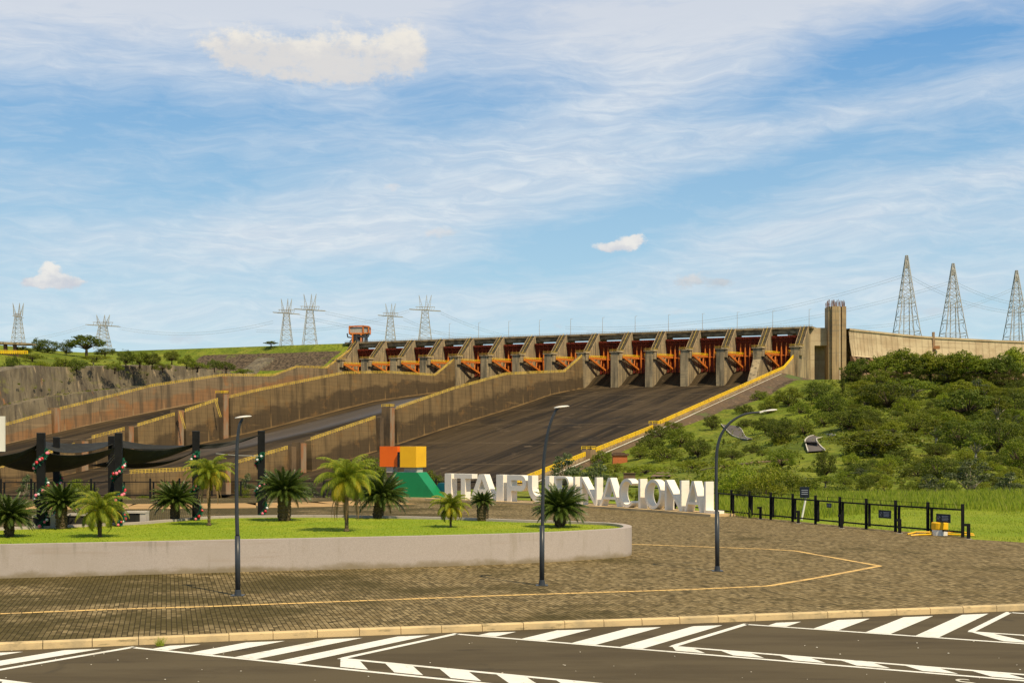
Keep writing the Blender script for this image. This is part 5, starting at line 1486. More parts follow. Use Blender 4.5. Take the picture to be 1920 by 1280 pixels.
tag(mb.build('tall_grass', M['tallblade'], recalc=False), 'tall grass growing beyond the black fence', 'grass', kind='stuff')

# near trees just beyond the fence
NT_ = [('rnd1', 1362, 950, 70, 60, 'dark leafy tree between the last letter and the fence', 90), ('rnd3', 1402, 958, 90, 92, 'tall bright tree behind the first fence panels', 86), ('rnd1', 1448, 958, 70, 62, 'dark bushy tree low behind the fence', 84), ('rnd3', 1462, 955, 80, 84, 'bright leafy tree left of the notice board', 92),
 ('rnd2', 1525, 952, 80, 56, 'green bush right behind the notice board', 94), ('rnd1', 1570, 948, 70, 44, 'dark bush above the tall grass right of the notice board', 98), ('shr2', 1640, 944, 90, 30, 'low bush above the tall grass near the left fence notice', 104), ('rnd2', 1310, 942, 60, 52, 'green tree behind the letters A and L', 99), ('shr1', 1480, 962, 70, 26, 'low dark bush at the fence foot by the notice board', 80),
 ('rnd3', 1375, 955, 90, 74, 'bright green bushy tree just behind the right-hand fence', 84), ('rnd3', 1430, 960, 100, 78, 'bright green tree behind the fence left of the black notice', 82), ('rnd2', 1490, 955, 80, 70, 'green tree behind the black notice', 88),
 ('rnd3', 1330, 945, 80, 62, 'yellow green tree behind the last letters', 92), ('rnd1', 1400, 950, 60, 44, 'dark bush close behind the fence', 80), ('rnd2', 1275, 938, 70, 44, 'green bush behind the letter O', 96), ('shr2', 1215, 935, 60, 26, 'low bush seen through the middle letters', 98),
 ('rnd2', 690, 925, 80, 74, 'leafy green tree behind the date palm with hanging fronds', 98), ('rnd3', 650, 925, 50, 60, 'green bush left of the orange cube', 100), ('rnd2', 812, 935, 44, 58, 'leafy green tree between emblem and letter I', 95), ('rnd1', 790, 935, 50, 40, 'dark bush behind the green emblem base', 94),
 ('sil1', 1060, 925, 90, 72, 'pale leaved tree behind the letter B', 99), ('sil1', 1118, 930, 80, 62, 'pale leaved tree behind the letters N and A', 97), ('sil1', 1820, 938, 110, 74, 'pale leaved open tree on the right slope above the tall grass', 118), ('sil1', 1745, 935, 60, 44, 'small pale leaved tree above the tall grass', 115),
 ('sil1', 1890, 938, 80, 50, 'pale leaved shrub at the right edge above the tall grass', 112), ('sil1', 50, 936, 44, 44, 'speckled pale bush behind the fence at the far left', 95), ('rnd2', 150, 936, 60, 42, 'green bush behind the fence left of the garlanded posts', 95),
 ('sil1', 462, 936, 46, 46, 'pale bush behind the fence beside the first lamp', 96), ('rnd2', 455, 936, 30, 30, 'small green bush behind the fence by the first lamp', 95), ('shr3', 330, 937, 60, 12, 'low weeds behind the fence between the posts', 92), ('shr2', 560, 937, 70, 16, 'low shrub behind the fence left of the tall date palm', 93),
 ('sil1', 585, 936, 36, 30, 'small pale bush behind the cycad with the thick trunk', 95), ('shr3', 640, 940, 100, 14, 'low yellow green shrub below the emblem', 92), ('shr2', 270, 938, 60, 14, 'low shrub behind the fence near the second post', 92)]
for (pr, px, py, w, h, lb, Y) in NT_:
    loc = P(px, py, Y); zb = loc.z
    o = place_tree(pr, Vector((loc.x, loc.y, zb - .6)), w, h + .6 * F / Y, Y, lb, 'bushes just beyond the fence')

# ------------------------------------------------------------------ fence
PITCH = 1.78
fence = thing('metal_fence', 'long black metal fence of open framed panels along the plaza edge', 'fence', FC[0])
def walk(pts, step):
    out = [pts[0]]; need = step; 
    for a, b in zip(pts, pts[1:]):
        L = (b - a).length; pos = 0
        while pos + need <= L:
            pos += need; out.append(a.lerp(b, pos / L)); need = step
        need -= (L - pos)
    return out
dF = catmull(FENCE, 30)
posts = walk(dF, PITCH)
for k, p in enumerate(posts):
    mb = MB(); mb.box((p.x, p.y, .62), (.10, .10, 1.24)); mb.build('post', M['rail_black'], fence)
for k, (a, b) in enumerate(zip(posts, posts[1:])):
    d = (b - a).normalized(); a2, b2 = a + d * .03, b - d * .20
    mb = MB(); Z = lambda v, h: (v.x, v.y, h)
    mb.beam(Z(a + d * .03, 1.02), Z(b - d * .03, 1.02), .06, .06); mb.beam(Z(a + d * .03, .20), Z(b - d * .03, .20), .06, .06)
    mb.beam(Z(b2, .12), Z(b2, 1.02), .09)
    if k < 12: mb.beam(Z(a, 1.20), Z(b, 1.20), .012)
    mb.beam(Z(a.lerp(b, .5), 1.04), Z(a.lerp(b, .5), 1.20), .02)
    # thin infill wires, too fine to count in the photo
    mb.build('panel', M['rail_black'], fence)
# notices on the fence
def fence_notice(px0, px1, py0, py1, Y, lb, tilt):
    c = P((px0 + px1) / 2, (py0 + py1) / 2, Y); w = (px1 - px0) * Y / F * 1.05; h = (py1 - py0) * Y / F
    d = (FC[8] - FC[0]); rz = math.atan2(-d.y, -d.x)
    t = thing('fence_notice', lb, 'sign', c, rz, 'black notices on the fence', world_parts=False)
    w = w / abs(math.cos(rz)) * .8
    mb = MB(); mb.box((0, 0, 0), (w, .02, h)); mb.build('board', M['signface'], t, org=(0, 0, 0))
    mb = MB()
    for k in range(4): mb.box((w * .14, -.013, h * (.24 - .16 * k)), (w * (.42 if k % 2 else .46), .004, h * .065))
    mb.build('lettering', M['signink'], t, org=(0, 0, 0))
    mb = MB(); mb.tube([(-w * .30 + math.cos(a_ * .7) * w * .10, -.013, math.sin(a_ * .7) * h * .26) for a_ in range(9)], .006, 4)
    mb.tube([(-w * .36, -.013, -h * .2), (-w * .28, -.013, h * .05), (-w * .24, -.013, h * .22)], .012, 4)
    mb.build('symbol', M['signink'], t, org=(0, 0, 0))
pa = posts
fence_notice(1650, 1668, 956, 971, 55.0, 'small black notice on the fence panel left of the yellow drum', 0)
fence_notice(1759, 1778.5, 963, 979, 52.3, 'small black notice on the fence panel above the yellow drum', 0)
fence_notice(1551, 1558, 943, 951, 58.6, 'tiny brown plate on a distant fence panel', 0)
# bollard lights
bol = thing('bollard_light', '', 'bollard', (0, 0, 0), 0, 'low dark bollard lights along the fence', world_parts=False)
mb = MB(); mb.box((0, 0, .28), (.11, .09, .56)); mb.build('body', M['rail_black'], bol, org=(0, 0, 0))
mb = MB(); mb.box((-.10, 0, .515), (.10, .09, .09)); mb.build('head', M['rail_black'], bol, org=(0, 0, 0))
mb = MB(); mb.box((0, 0, .006), (.2, .2, .012)); mb.build('foot_plate', M['grey'], bol, org=(0, 0, 0))
kb_ = kids_of(bol)
BL = [(1816, 1010, 'bollard light standing free beyond the end of the fence'), (1687, 999.5, 'bollard light in front of the fence left of the yellow drum'), (1578, 990, 'bollard light in front of the fence right of the black notice board'), (1497, 981, 'bollard light by the leaning black notice board'), (1426, 972.5, 'farthest bollard light, near the last letter')]
for k, (px, py, lb) in enumerate(BL):
    if k == 0: bol.location = G(px, py); bol['label'] = lb
    else: clone(bol, kb_, G(px, py), 0, 1, lb)
# leaning notice board behind the fence
b0 = G(1503, 974)
t = thing('notice_board', 'black notice board on a leaning white pole behind the fence', 'sign', b0)
mb = MB(); mb.tube([b0, P(1512, 928, b0.y)], .045, 8); mb.build('pole', M['white'], t)
mb = MB(); c = P(1508, 922.5, b0.y); mb.box((c.x, c.y - .06, c.z), (.42, .03, .50), R(-12)); mb.build('board', M['signface'], t)
mb = MB()
for k in range(3): mb.box((c.x, c.y - .082, c.z + .1 - k * .09), (.28, .004, .03), R(-12))
mb.build('lettering', M['signink'], t)
# yellow drum and bars
yd = G(1762, 1003)
t = thing('yellow_drum', 'yellow and white drum with low yellow bars beyond the fence', 'drum', yd)
mb = MB(); mb.lathe([(.285, 0), (.285, .22)], 24, tuple(yd)); mb.build('base', M['white'], t, smooth=False)
mb = MB(); mb.lathe([(.30, .22), (.31, .25), (.31, .47), (.28, .50), (.05, .52)], 24, tuple(yd)); mb.build('cap', M['e_yellow'], t)
mb = MB()
for s_ in (-1, 1):
    mb.tube([yd + Vector((s_ * .3, 0, .12)), yd + Vector((s_ * .9, .05, .12)), yd + Vector((s_ * 1.25, -.1, .05))], .035, 6)
    mb.tube([yd + Vector((s_ * .3, 0, .04)), yd + Vector((s_ * .9, -.3, .04)), yd + Vector((s_ * 1.2, -.35, .02))], .035, 6)
mb.build('bar', M['e_yellow'], t)
# white board at the left edge
t = thing('white_board', 'white panel cut by the left edge of the picture', 'board', P(-20, 812, 40) - Vector((0, 0, 3)))
mb = MB(); a = P(-60, 780, 40); b = P(9.5, 846, 40); mb.box(((a.x + b.x) / 2, 40, (a.z + b.z) / 2), (b.x - a.x, .06, a.z - b.z)); mb.build('panel', M['white'], t)
mb = MB(); mb.box((a.x + .3, 40.06, 1.7), (.08, .05, 4.0)); mb.build('post', M['rail_black'], t)

# ------------------------------------------------------------------ plinth and letters
LB = [Vector((-5.4, 84.0, 0)), Vector((-3.97, 82.6, 0)), Vector((-.61, 79.5, 0)), Vector((4.46, 73.9, 0)), Vector((5.6, 72.3, 0)), Vector((7.46, 69.6, 0)), Vector((9.1, 66.6, 0)), Vector((10.4, 64.2, 0))]
LC = catmull(LB, 12)
def line_at(px):
    """point of the letter line seen at column px and its direction"""
    for a, b in zip(LC, LC[1:]):
        ua, ub = 960 + F * a.x / a.y, 960 + F * b.x / b.y
        if ua <= px <= ub:
            f = (px - ua) / (ub - ua); return a.lerp(b, f), (b - a).normalized()
    return (LC[-1], (LC[-1] - LC[-2]).normalized()) if px > 1300 else (LC[0], (LC[1] - LC[0]).normalized())
plinth = thing('letter_plinth', 'low tan plinth carrying the big white letters', 'plinth', LC[40])
mb = MB()
sec = [p for p in LC if p.x > -5.0]
endp = Vector((9.95, 65.6, 0)); sec = [p for p in sec if p.y > 65.4]
lo, hi = [], []
for k, p in enumerate(sec):
    d = (sec[min(k + 1, len(sec) - 1)] - sec[max(k - 1, 0)]).normalized(); n = Vector((d.y, -d.x, 0))
    n = Vector((-abs(n.x), -abs(n.y), 0))
    lo.append(p + n * .45); hi.append(p - n * 1.0)
for a in range(len(sec) - 1):
    A, B_, C_, D_ = lo[a], lo[a + 1], hi[a + 1], hi[a]
    mb.quad((A.x, A.y, .12), (B_.x, B_.y, .12), (C_.x, C_.y, .12), (D_.x, D_.y, .12)); mb.quad((A.x, A.y, -.05), (B_.x, B_.y, -.05), (B_.x, B_.y, .12), (A.x, A.y, .12)); mb.quad((C_.x, C_.y, -.05), (D_.x, D_.y, -.05), (D_.x, D_.y, .12), (C_.x, C_.y, .12))
for (p, q) in ((lo[0], hi[0]), (lo[-1], hi[-1])): mb.quad((p.x, p.y, -.05), (q.x, q.y, -.05), (q.x, q.y, .12), (p.x, p.y, .12))
mb.build('slab', M['plinth'], plinth)

def stroke_poly(ch, w, h, s):
    """list of (outline, holes) in 2-D for one capital"""
    o, hol = [], []
    def arc(cx, cy, rx, ry, a0, a1, n=12): return [(cx + rx * math.cos(R(a0 + (a1 - a0) * k / n)), cy + ry * math.sin(R(a0 + (a1 - a0) * k / n))) for k in range(n + 1)]
    if ch == 'I': o = [[(0, 0), (w, 0), (w, h), (0, h)]]
    elif ch == 'T': o = [[(w / 2 - s / 2, 0), (w / 2 + s / 2, 0), (w / 2 + s / 2, h - s * .8), (w, h - s * .8), (w, h), (0, h), (0, h - s * .8), (w / 2 - s / 2, h - s * .8)]]
    elif ch == 'L': o = [[(0, 0), (w, 0), (w, s * .9), (s, s * .9), (s, h), (0, h)]]
    elif ch == 'A':
        t_ = s * 1.02; xc = w / 2; tw = s * .62; cb = h * .24
        def edge(y): return (xc - tw) * (y / h)
        ib = lambda y: edge(y) + t_
        top = h * (1 - (0)) ; yap = h * (1 - 0) ; yap = h * (xc - t_) / (xc - tw) if (xc - t_) < (xc - tw) else h * .95
        yap = min(yap, h * .93)
        c1, c2 = cb, cb + s * .8
        o = [[(0, 0), (t_, 0), (ib(c1), c1), (w - ib(c1), c1), (w - t_, 0), (w, 0), (xc + tw, h), (xc - tw, h)]]
        hol = [[(ib(c2), c2), (w - ib(c2), c2), (xc + .001, yap)]]
    elif ch == 'N': o = [[(0, 0), (s, 0), (s, h - s * 1.5 if s < .3 else h * .62), (w - s * 1.05, 0), (w, 0), (w, h), (w - s, h), (w - s, s * 1.5 if s < .3 else h * .38), (s * 1.05, h), (0, h)]]
    elif ch == 'U':
        r = w / 2; ri = w / 2 - s
        o = [arc(r, r, r, r, 180, 360) + [(w, h), (w - s, h)] + arc(r, r, ri, max(ri, .02), 360, 180) + [(s, h), (0, h)]]
    elif ch == 'P':
        b = h * .40; r = (h - b) / 2; cy = h - r; ri = r - s * .85
        x0 = w - r
        o = [[(0, 0), (s, 0), (s, b)] + arc(x0, cy, r, r, -90, 90) + [(0, h)]]
        hol = [[(s, cy - ri)] + arc(x0, cy, ri, ri, -90, 90) + [(s, cy + ri)]]
    elif ch == 'B':
        m_ = h * .52; r2 = (h - m_) / 2; r1 = m_ / 2; c1, c2 = r1, h - r2; sv = s * .85
        o = [[(0, 0)] + arc(w - r1, c1, r1, r1, -90, 88) + arc(w - r2 - w * .05, c2, r2, r2, -88, 90) + [(0, h)]]
        hol = [[(s, sv)] + arc(w - r1, c1, r1 - sv, r1 - sv * .9, -90, 90) + [(s, m_ - sv * .55)], [(s, m_ + sv * .45)] + arc(w - r2 - w * .05, c2, r2 - sv * .9, r2 - sv * .8, -90, 90) + [(s, h - sv)]]
    elif ch == 'O': o = [arc(w / 2, h / 2, w / 2, h / 2, 0, 345, 31)]; hol = [arc(w / 2, h / 2, w / 2 - s, h / 2 - s, 0, 345, 31)]
    elif ch == 'C': o = [arc(w / 2, h / 2, w / 2, h / 2, 42, 318, 26) + arc(w / 2, h / 2, w / 2 - s, h / 2 - s, 318, 42, 26)]
    return o, hol
ORD = {}
def letter(ch, px0, px1, bold, label):
    p, d = line_at(px0); q, _ = line_at(px1)
    w = (q - p).length; h = 1.50; s = .34 if bold else .15
    if ch == 'I': s = w = max(w, .12)
    o2, h2 = stroke_poly(ch, w, h, s)
    cu = bpy.data.curves.new('letter_' + ch.lower(), 'CURVE'); cu.dimensions = '2D'; cu.fill_mode = 'BOTH'; cu.extrude = .24; cu.bevel_depth = 0
    for poly in o2 + h2:
        sp = cu.splines.new('POLY'); sp.points.add(len(poly) - 1)
        for k, (x, y) in enumerate(poly): sp.points[k].co = (x, y, 0, 1)
        sp.use_cyclic_u = True
    tmp = bpy.data.objects.new('tmp', cu); COL.objects.link(tmp)
    dg = bpy.context.evaluated_depsgraph_get(); me = bpy.data.meshes.new_from_object(tmp.evaluated_get(dg))
    bpy.data.objects.remove(tmp); bpy.data.curves.remove(cu)
    me.materials.clear(); me.materials.append(M['letter'])
    me.polygons.foreach_set('use_smooth', [False] * len(me.polygons)); me.update()
    o = bpy.data.objects.new('sign_letter', me); COL.objects.link(o)
    back = Vector((-d.y, d.x, 0)); back = back if back.y > 0 else -back
    loc = p + back * .24; rz = math.atan2(d.y, d.x)
    o.location = (loc.x, loc.y, .122); o.rotation_euler = (R(90), 0, rz)
    tag(o, label, 'letter', 'big white letters on the tan plinth')
X1 = lambda v: 820 + v / 6.857
X2 = lambda v: 1080 + v / 6.0
for (ch, a, b, bold, lb) in (('I', X1(95), X1(180), 1, 'bold white letter I, first letter beside the green emblem'), ('T', X1(215), X1(445), 1, 'bold white letter T'), ('A', X1(420), X1(715), 1, 'bold white letter A behind the small cycad'),
        ('I', X1(757), X1(845), 1, 'bold white letter I between A and P'), ('P', X1(895), X1(1138), 1, 'bold white letter P'), ('U', X1(1165), X1(1440), 1, 'bold white letter U behind the second lamp pole'),
        ('B', X1(1500), X1(1700), 0, 'thin white letter B half hidden by the big cycad'), ('I', X1(1745), X1(1772), 0, 'thin white letter I just right of the letter B'), ('N', X2(45), X2(232), 0, 'thin white letter N right of the big cycad'), ('A', X2(262), X2(462), 0, 'thin white letter A left of the letter C'),
        ('C', X2(483), X2(662), 0, 'thin white letter C'), ('I', X2(700), X2(724), 0, 'thin white letter I between C and O'), ('O', X2(772), X2(952), 0, 'thin white letter O'), ('N', X2(998), X2(1182), 0, 'thin white letter N right of the letter O'),
        ('A', X2(1218), X2(1412), 0, 'thin white letter A, next to last'), ('L', X2(1438), X2(1575), 0, 'thin white letter L, the last letter')):
    letter(ch, a, b, bold, lb)

# ------------------------------------------------------------------ emblem
def build_emblem():
    Y = 84.5; s = Y / F
    o = P(760, 934, Y); o.z = 0
    t = thing('emblem', 'large emblem of an orange and a yellow block on a sloping green base', 'emblem', o)
    def X(px): return (px - 960) * s
    Z = lambda py: CZ - (py - YH) * s
    rz = R(-26); ca, sa = math.cos(rz), math.sin(rz)
    def blockx(px0, px1, py0, py1, dep, m, name, slant=0, y0=0):
        # front face from px0 to px1 as seen; block turned to show its right side
        a = Vector((X(px0), Y + y0, 0)); L = (px1 - px0) * s / ca * 1.02
        ex = Vector((ca, sa, 0)); ey = Vector((-sa, ca, 0))
        mb = MB(); z0, z1 = Z(py1), Z(py0)
        A = [a, a + ex * L, a + ex * L + ey * dep, a + ey * dep]
        bot = [p + Vector((0, 0, z0)) for p in A]; top = [p + Vector((0, 0, z1)) for p in A]
        mb.add(bot + top, [(3, 2, 1, 0), (4, 5, 6, 7), (0, 1, 5, 4), (1, 2, 6, 5), (2, 3, 7, 6), (3, 0, 4, 7)])
        mb.build(name, m, t); return a, L, ex, ey
    blockx(709, 743, 836.5, 875, .40, M['e_orange'], 'orange_block', y0=1.0)
    a, L, ex, ey = blockx(750, 780.5, 836.5, 875.5, 1.25, M['e_yellow'], 'yellow_block')
    blockx(744.5, 750.3, 847, 875, .3, M['dark'], 'joint', y0=.25)
    blockx(722, 735, 875, 886, .5, M['grey'], 'support', y0=.9); blockx(757, 782, 875.5, 885, .7, M['grey'], 'support', y0=.25)
    mb = MB(); base = Vector((X(745), Y + .1, 0))
    def q(px, py, dp): 
        p = Vector((X(px), Y + .15, 0)); u = (p.x - base.x) / ca; v = base + ex * u + ey * dp; v.z = Z(py); return v
    z0 = 935.5
    fr = [q(738, z0, 0), q(822, z0, 0), q(783.5, 885, 0), q(738, 885, 0)]
    mb.prism(fr, ey * 1.15); mb.build('green_base', M['e_green'], t)
    mb = MB(); fr = [q(786, z0, 1.25), q(822, z0, 1.25), q(822, 905, 1.25), q(805, 905, 1.25)]; mb.prism(fr, ey * .5); mb.build('blue_back', M['e_blue'], t)
    mb = MB(); c = P(772, 0, Y + .5); mb.box((c.x, Y + .7, .07), (4.2, 2.6, .14), rz); mb.build('footing', M['plinth'], t)
build_emblem()

# ------------------------------------------------------------------ tan path strip in front of the left fence
mb = MB(); pth = [G(-150, 951), G(0, 950), G(240, 949), G(480, 947), G(620, 944.5), G(730, 941)]
strip(mb, pth, 6.0, .004)
tag(mb.build('path', mat('tan paving strip', (0.46, 0.29, 0.125), .9, [((.8, .8, .8), .42, .64, (0.36, 0.23, 0.10), 5)], spec=.1), recalc=False), 'tan strip of paving along the far edge of the plaza', 'path', kind='structure')

# ------------------------------------------------------------------ lamps
def lamp(px, py, pts, head, label, hd):
    b = G(px, py); Y = b.y
    t = thing('street_lamp', label, 'street lamp', b, 0, 'curved dark street lamps on the plaza')
    q = lambda x, y: P(x, y, Y)
    splity = py - 112
    pl = [q(x, y) for (x, y) in pts]
    pl = [Vector((b.x, b.y, 0))] + pl
    low = q(px + (pts[0][0] - px) * .5, splity); low = Vector((b.x + (pl[1].x - b.x) * .4, b.y, b.z + (q(0, splity).z)))
    mb = MB(); mb.tube([b, low], .062, 12); mb.build('lower_pole', M['pole'], t, smooth=True)
    cs = catmull([low] + pl[1:], 8)
    mb = MB(); mb.tube(cs, [.048 - .018 * k / (len(cs) - 1) for k in range(len(cs))], 10); mb.build('upper_pole', M['pole'], t, smooth=True)
    mb = MB(); mb.box((b.x, b.y, .008), (.30, .30, .016)); mb.lathe([(.085, .016), (.07, .12), (.064, .14)], 12, tuple(b)); mb.build('base_plate', M['pole'], t)
    # flat oval lamp head
    h = q(*head); mb = MB(); dx = hd
    prof = []
    n = 14
    for k in range(7):
        f = k / 6; 
    Lh = .20
    def fn(u, v):
        a = u * 2 * math.pi; e = -math.pi / 2 + v * math.pi
        x = Lh * math.cos(e) * math.cos(a); y = .11 * math.cos(e) * math.sin(a); z = .035 * math.sin(e) * (1.0 if e > 0 else .6)
        return (h.x + x * 1.0 + dx * .12, h.y + y, h.z + z + (x * .12 * (1 if dx >= 0 else -1)))
    mb.grid(20, 9, fn); mb.build('lamp_head', M['white'], t, smooth=True)
    mb = MB(); e = cs[-1]; mb.beam(e, (h.x - dx * .02, h.y, h.z - .01), .06, .045); mb.build('lamp_neck', M['pole'] if dx < 1 else M['white'], t)
lamp(446, 1116, [(444, 960), (443.5, 880), (445, 830), (449, 798), (454, 787)], (455, 782), 'leftmost street lamp, standing in front of the long planter wall', .1)
lamp(1016, 1097, [(1017, 985), (1019, 880), (1023, 835), (1031, 797), (1042, 770), (1046, 766)], (1050, 763), 'middle street lamp beside the big cycad', .3)
lamp(1345, 1070, [(1343.5, 960), (1343, 870), (1346, 835), (1356, 808), (1374, 788), (1398, 776), (1424, 772.5)], (1435, 769.5), 'right street lamp with the long arm arching to the right', 1.1)

# ------------------------------------------------------------------ palms and cycads
PM = {'date': leafmat('date palm leaflets', (0.13, 0.19, 0.015), (0.27, 0.31, 0.02), (0.50, 0.42, 0.03), trans=.35, vary=.15),
      'dateyellow': leafmat('yellow palm leaflets', (0.26, 0.27, 0.02), (0.50, 0.40, 0.025), (0.56, 0.36, 0.03), trans=.35, vary=.1),
      'dry': leafmat('dry brown fronds', (0.16, 0.10, 0.04), (0.26, 0.17, 0.08), trans=.2, vary=.1),
      'cycad': leafmat('cycad leaflets', (0.034, 0.062, 0.010), (0.080, 0.115, 0.018), (0.17, 0.20, 0.04), trans=.2, rough=.35, vary=.2)}
def frond(mb, base, az, el0, L, droop, wl, n, lw, up=.35, rnd=random, rb=None, hang=.28):
    """arching rachis with leaflets on both sides"""
    p = Vector(base); e = el0; pts = [p.copy()]; step = L / n
    h = Vector((math.cos(az), math.sin(az), 0)); side = Vector((-h.y, h.x, 0))
    for k in range(n):
        d = h * math.cos(e) + Vector((0, 0, math.sin(e)))
        p = p + d * step; pts.append(p.copy()); e -= droop / n * (0.5 + k / n)
        nrm = side.cross(d)
        f = (k + 1) / n
        if f < .12: continue
        ll = wl * (math.sin(math.pi * min(1, .18 + f * .80)) ** .7) * rnd.uniform(.85, 1.1)
        for s_ in (-1, 1):
            for q in (0, .5):
                b0 = p - d * step * q
                dirv = (side * s_ * .85 + d * (.45 + .5 * f) + nrm * up * rnd.uniform(.4, 1.2)).normalized()
                tipp = b0 + dirv * ll + Vector((0, 0, -ll * hang))
                midp = b0 + dirv * ll * .5 + Vector((0, 0, ll * .02))
                ww = d * lw
                mb.add([b0 - ww, b0 + ww, midp + ww * .9, tipp, midp - ww * .9], [(0, 1, 2, 4), (4, 2, 3)])
    (rb or mb).tube(pts, [.014 * (1 - .75 * k / n) for k in range(n + 1)], 4, False)
def palm(kind, px, py, H, cr, label, thick, seed, lean=(0, 0), nf=None, dry=0):
    rnd = random.Random(seed); b = gz(px, py, ZL)
    root = thing('date_palm' if kind == 'date' else 'cycad', label, 'palm' if kind == 'date' else 'cycad', b, 0, 'small date palms on the lawn' if kind == 'date' else 'dark cycads on the lawn')
    top = b + Vector((lean[0], lean[1], H)); tb = MB()
    if kind == 'date':
        n = 26
        tb.tube([b + (top - b) * (k / n) + Vector((0, 0, -.02)) for k in range(n + 1)], [thick * ((1.6 if k < 2 else 1.0) + (.16 if k % 2 else 0)) for k in range(n + 1)], 10)
        tb.tube([top - Vector((0, 0, .18)), top + Vector((0, 0, .12))], [thick * 1.5, thick * .7], 8)
        tb.build('trunk', M['palmbark'], root)
        cr *= .88
        cb, yb, db_ = MB(), MB(), MB(); nf = int((nf or 34) * 1.3)
        for k in range(nf):
            f = k / nf; az = k * 2.39996 + rnd.uniform(-.2, .2)
            el = R(82 - 95 * f + rnd.uniform(-8, 8)); L = cr * (.85 + .35 * math.sin(math.pi * min(1, f + .25))) * rnd.uniform(.9, 1.1)
            tgt = yb if (f > .55 and rnd.random() < .5) else cb
            frond(tgt, top, az, el, L * 1.06, R(98 + 42 * f), cr * .26, 30, .0070, .25, rnd, hang=.45)
        for k in range(dry * 2):
            az = k * 2.4 + 3.9; hb = top + Vector((math.cos(az) * .12, math.sin(az) * .12, -.05))
            frond(db_, hb, az, R(-55), cr * 1.15, R(50), cr * .10, 20, .012, .1, rnd, hang=.6)
        cb.build('crown', PM['date'], root, recalc=False)
        yb.build('yellow_fronds', PM['dateyellow'], root, recalc=False)
        if dry: db_.build('dead_fronds', PM['dry'], root, recalc=False)
    else:
        n = 14
        tb.tube([b + (top - b) * (k / n) + Vector((0, 0, -.02)) for k in range(n + 1)], [thick * (.92 + .12 * (k % 2) + .18 * math.sin(math.pi * k / n)) for k in range(n + 1)], 12)
        for k in range(int(220)):          # old leaf bases
            a = rnd.uniform(0, 6.28); z = rnd.uniform(.02, H); c = b + (top - b) * (z / H); rr_ = thick * 1.02
            q = c + Vector((math.cos(a) * rr_, math.sin(a) * rr_, 0)); tb.beam(q, q + Vector((math.cos(a) * .035, math.sin(a) * .035, .035)), .028, .02)
        tb.build('trunk', M['palmbark'], root)
        cb = MB(); nf = int((nf or 64) * 1.35)
        for k in range(nf):
            f = k / nf; az = k * 2.39996 + rnd.uniform(-.15, .15)
            el = R(80 - 88 * f ** 1.1 + rnd.uniform(-6, 6)); L = cr * rnd.uniform(.88, 1.08)
            frond(cb, top + Vector((math.cos(az) * thick * .5, math.sin(az) * thick * .5, 0)), az, el, L, R(44 + 30 * f), cr * .19, 26, .0085, .45, rnd)
        cb.build('crown', PM['cycad'], root, recalc=False)
pxm = lambda px_, y: px_ * (7280 / (y - 825)) / F
palm('cycad', 17, 1006, pxm(36, 1006), pxm(52, 1006), 'dark cycad at the left edge of the lawn', .115, 1)
palm('cycad', 115, 991, pxm(48, 991), pxm(44, 991), 'cycad standing under the shade sails by the left posts', .15, 2)
palm('date', 187, 1006, pxm(46, 1006), pxm(62, 1006), 'young date palm with yellowing fronds near the benches', .055, 3, nf=34)
palm('cycad', 328, 976, pxm(36, 976), pxm(48, 976), 'cycad beside the third black post', .135, 4)
palm('date', 392, 985, pxm(95, 985), pxm(54, 985), 'slender date palm just left of the first lamp', .045, 5, dry=5)
palm('cycad', 533, 976, pxm(55, 976), pxm(52, 976), 'thick trunked cycad right of the last black post', .20, 6, nf=76)
palm('date', 650, 996, pxm(92, 996), pxm(72, 996), 'tallest date palm with brown dead fronds hanging down', .055, 7, dry=4, nf=40)
palm('cycad', 708, 971, pxm(40, 971), pxm(54, 971), 'dark leaning cycad below the orange block', .17, 8, lean=(.12, 0), nf=76)
palm('date', 845, 988, pxm(36, 988), pxm(44, 988), 'smallest date palm with drooping yellow fronds', .035, 9, nf=28)
palm('cycad', 905, 976, pxm(36, 976), pxm(24, 976), 'small cycad with a bulbous trunk below the letter A', .17, 10, nf=40)
palm('cycad', 1050, 988, pxm(34, 988), pxm(54, 988), 'big cycad near the rounded end of the planter', .14, 11, nf=76)

# ------------------------------------------------------------------ pergola posts, sails, garlands
PST = [(77, 990, 812, 14, 'leftmost tall black post carrying the shade sails'), (106, 973, 820, 11, 'rear black post seen just right of the leftmost post'), (209, 974, 818, 11, 'rear black post half hidden behind the second front post'),
       (222.5, 986, 812, 13, 'second front black post wrapped in a red garland'), (367.5, 975, 808.5, 13, 'black post behind the slender date palm'), (490, 967, 808, 13, 'last black post on the right, beside the thick cycad')]
PP = []
for (px, by, ty, w, lb) in PST:
    b = gz(px, by, ZL); s = b.y / F; top = CZ - (ty - YH) * s
    t = thing('sail_post', lb, 'post', b, 0, 'black posts of the shade sails')
    mb = MB(); mb.box((b.x, b.y, (ZL - .1 + top) / 2), (w * s, w * s, top - ZL + .1), R(8)); mb.build('shaft', M['rail_black'], t)
    mb = MB(); mb.box((b.x, b.y, top + .01), (w * s * 1.02, w * s * 1.02, .02), R(8)); mb.build('cap', M['pole'], t)
    PP.append((b, top, w * s))
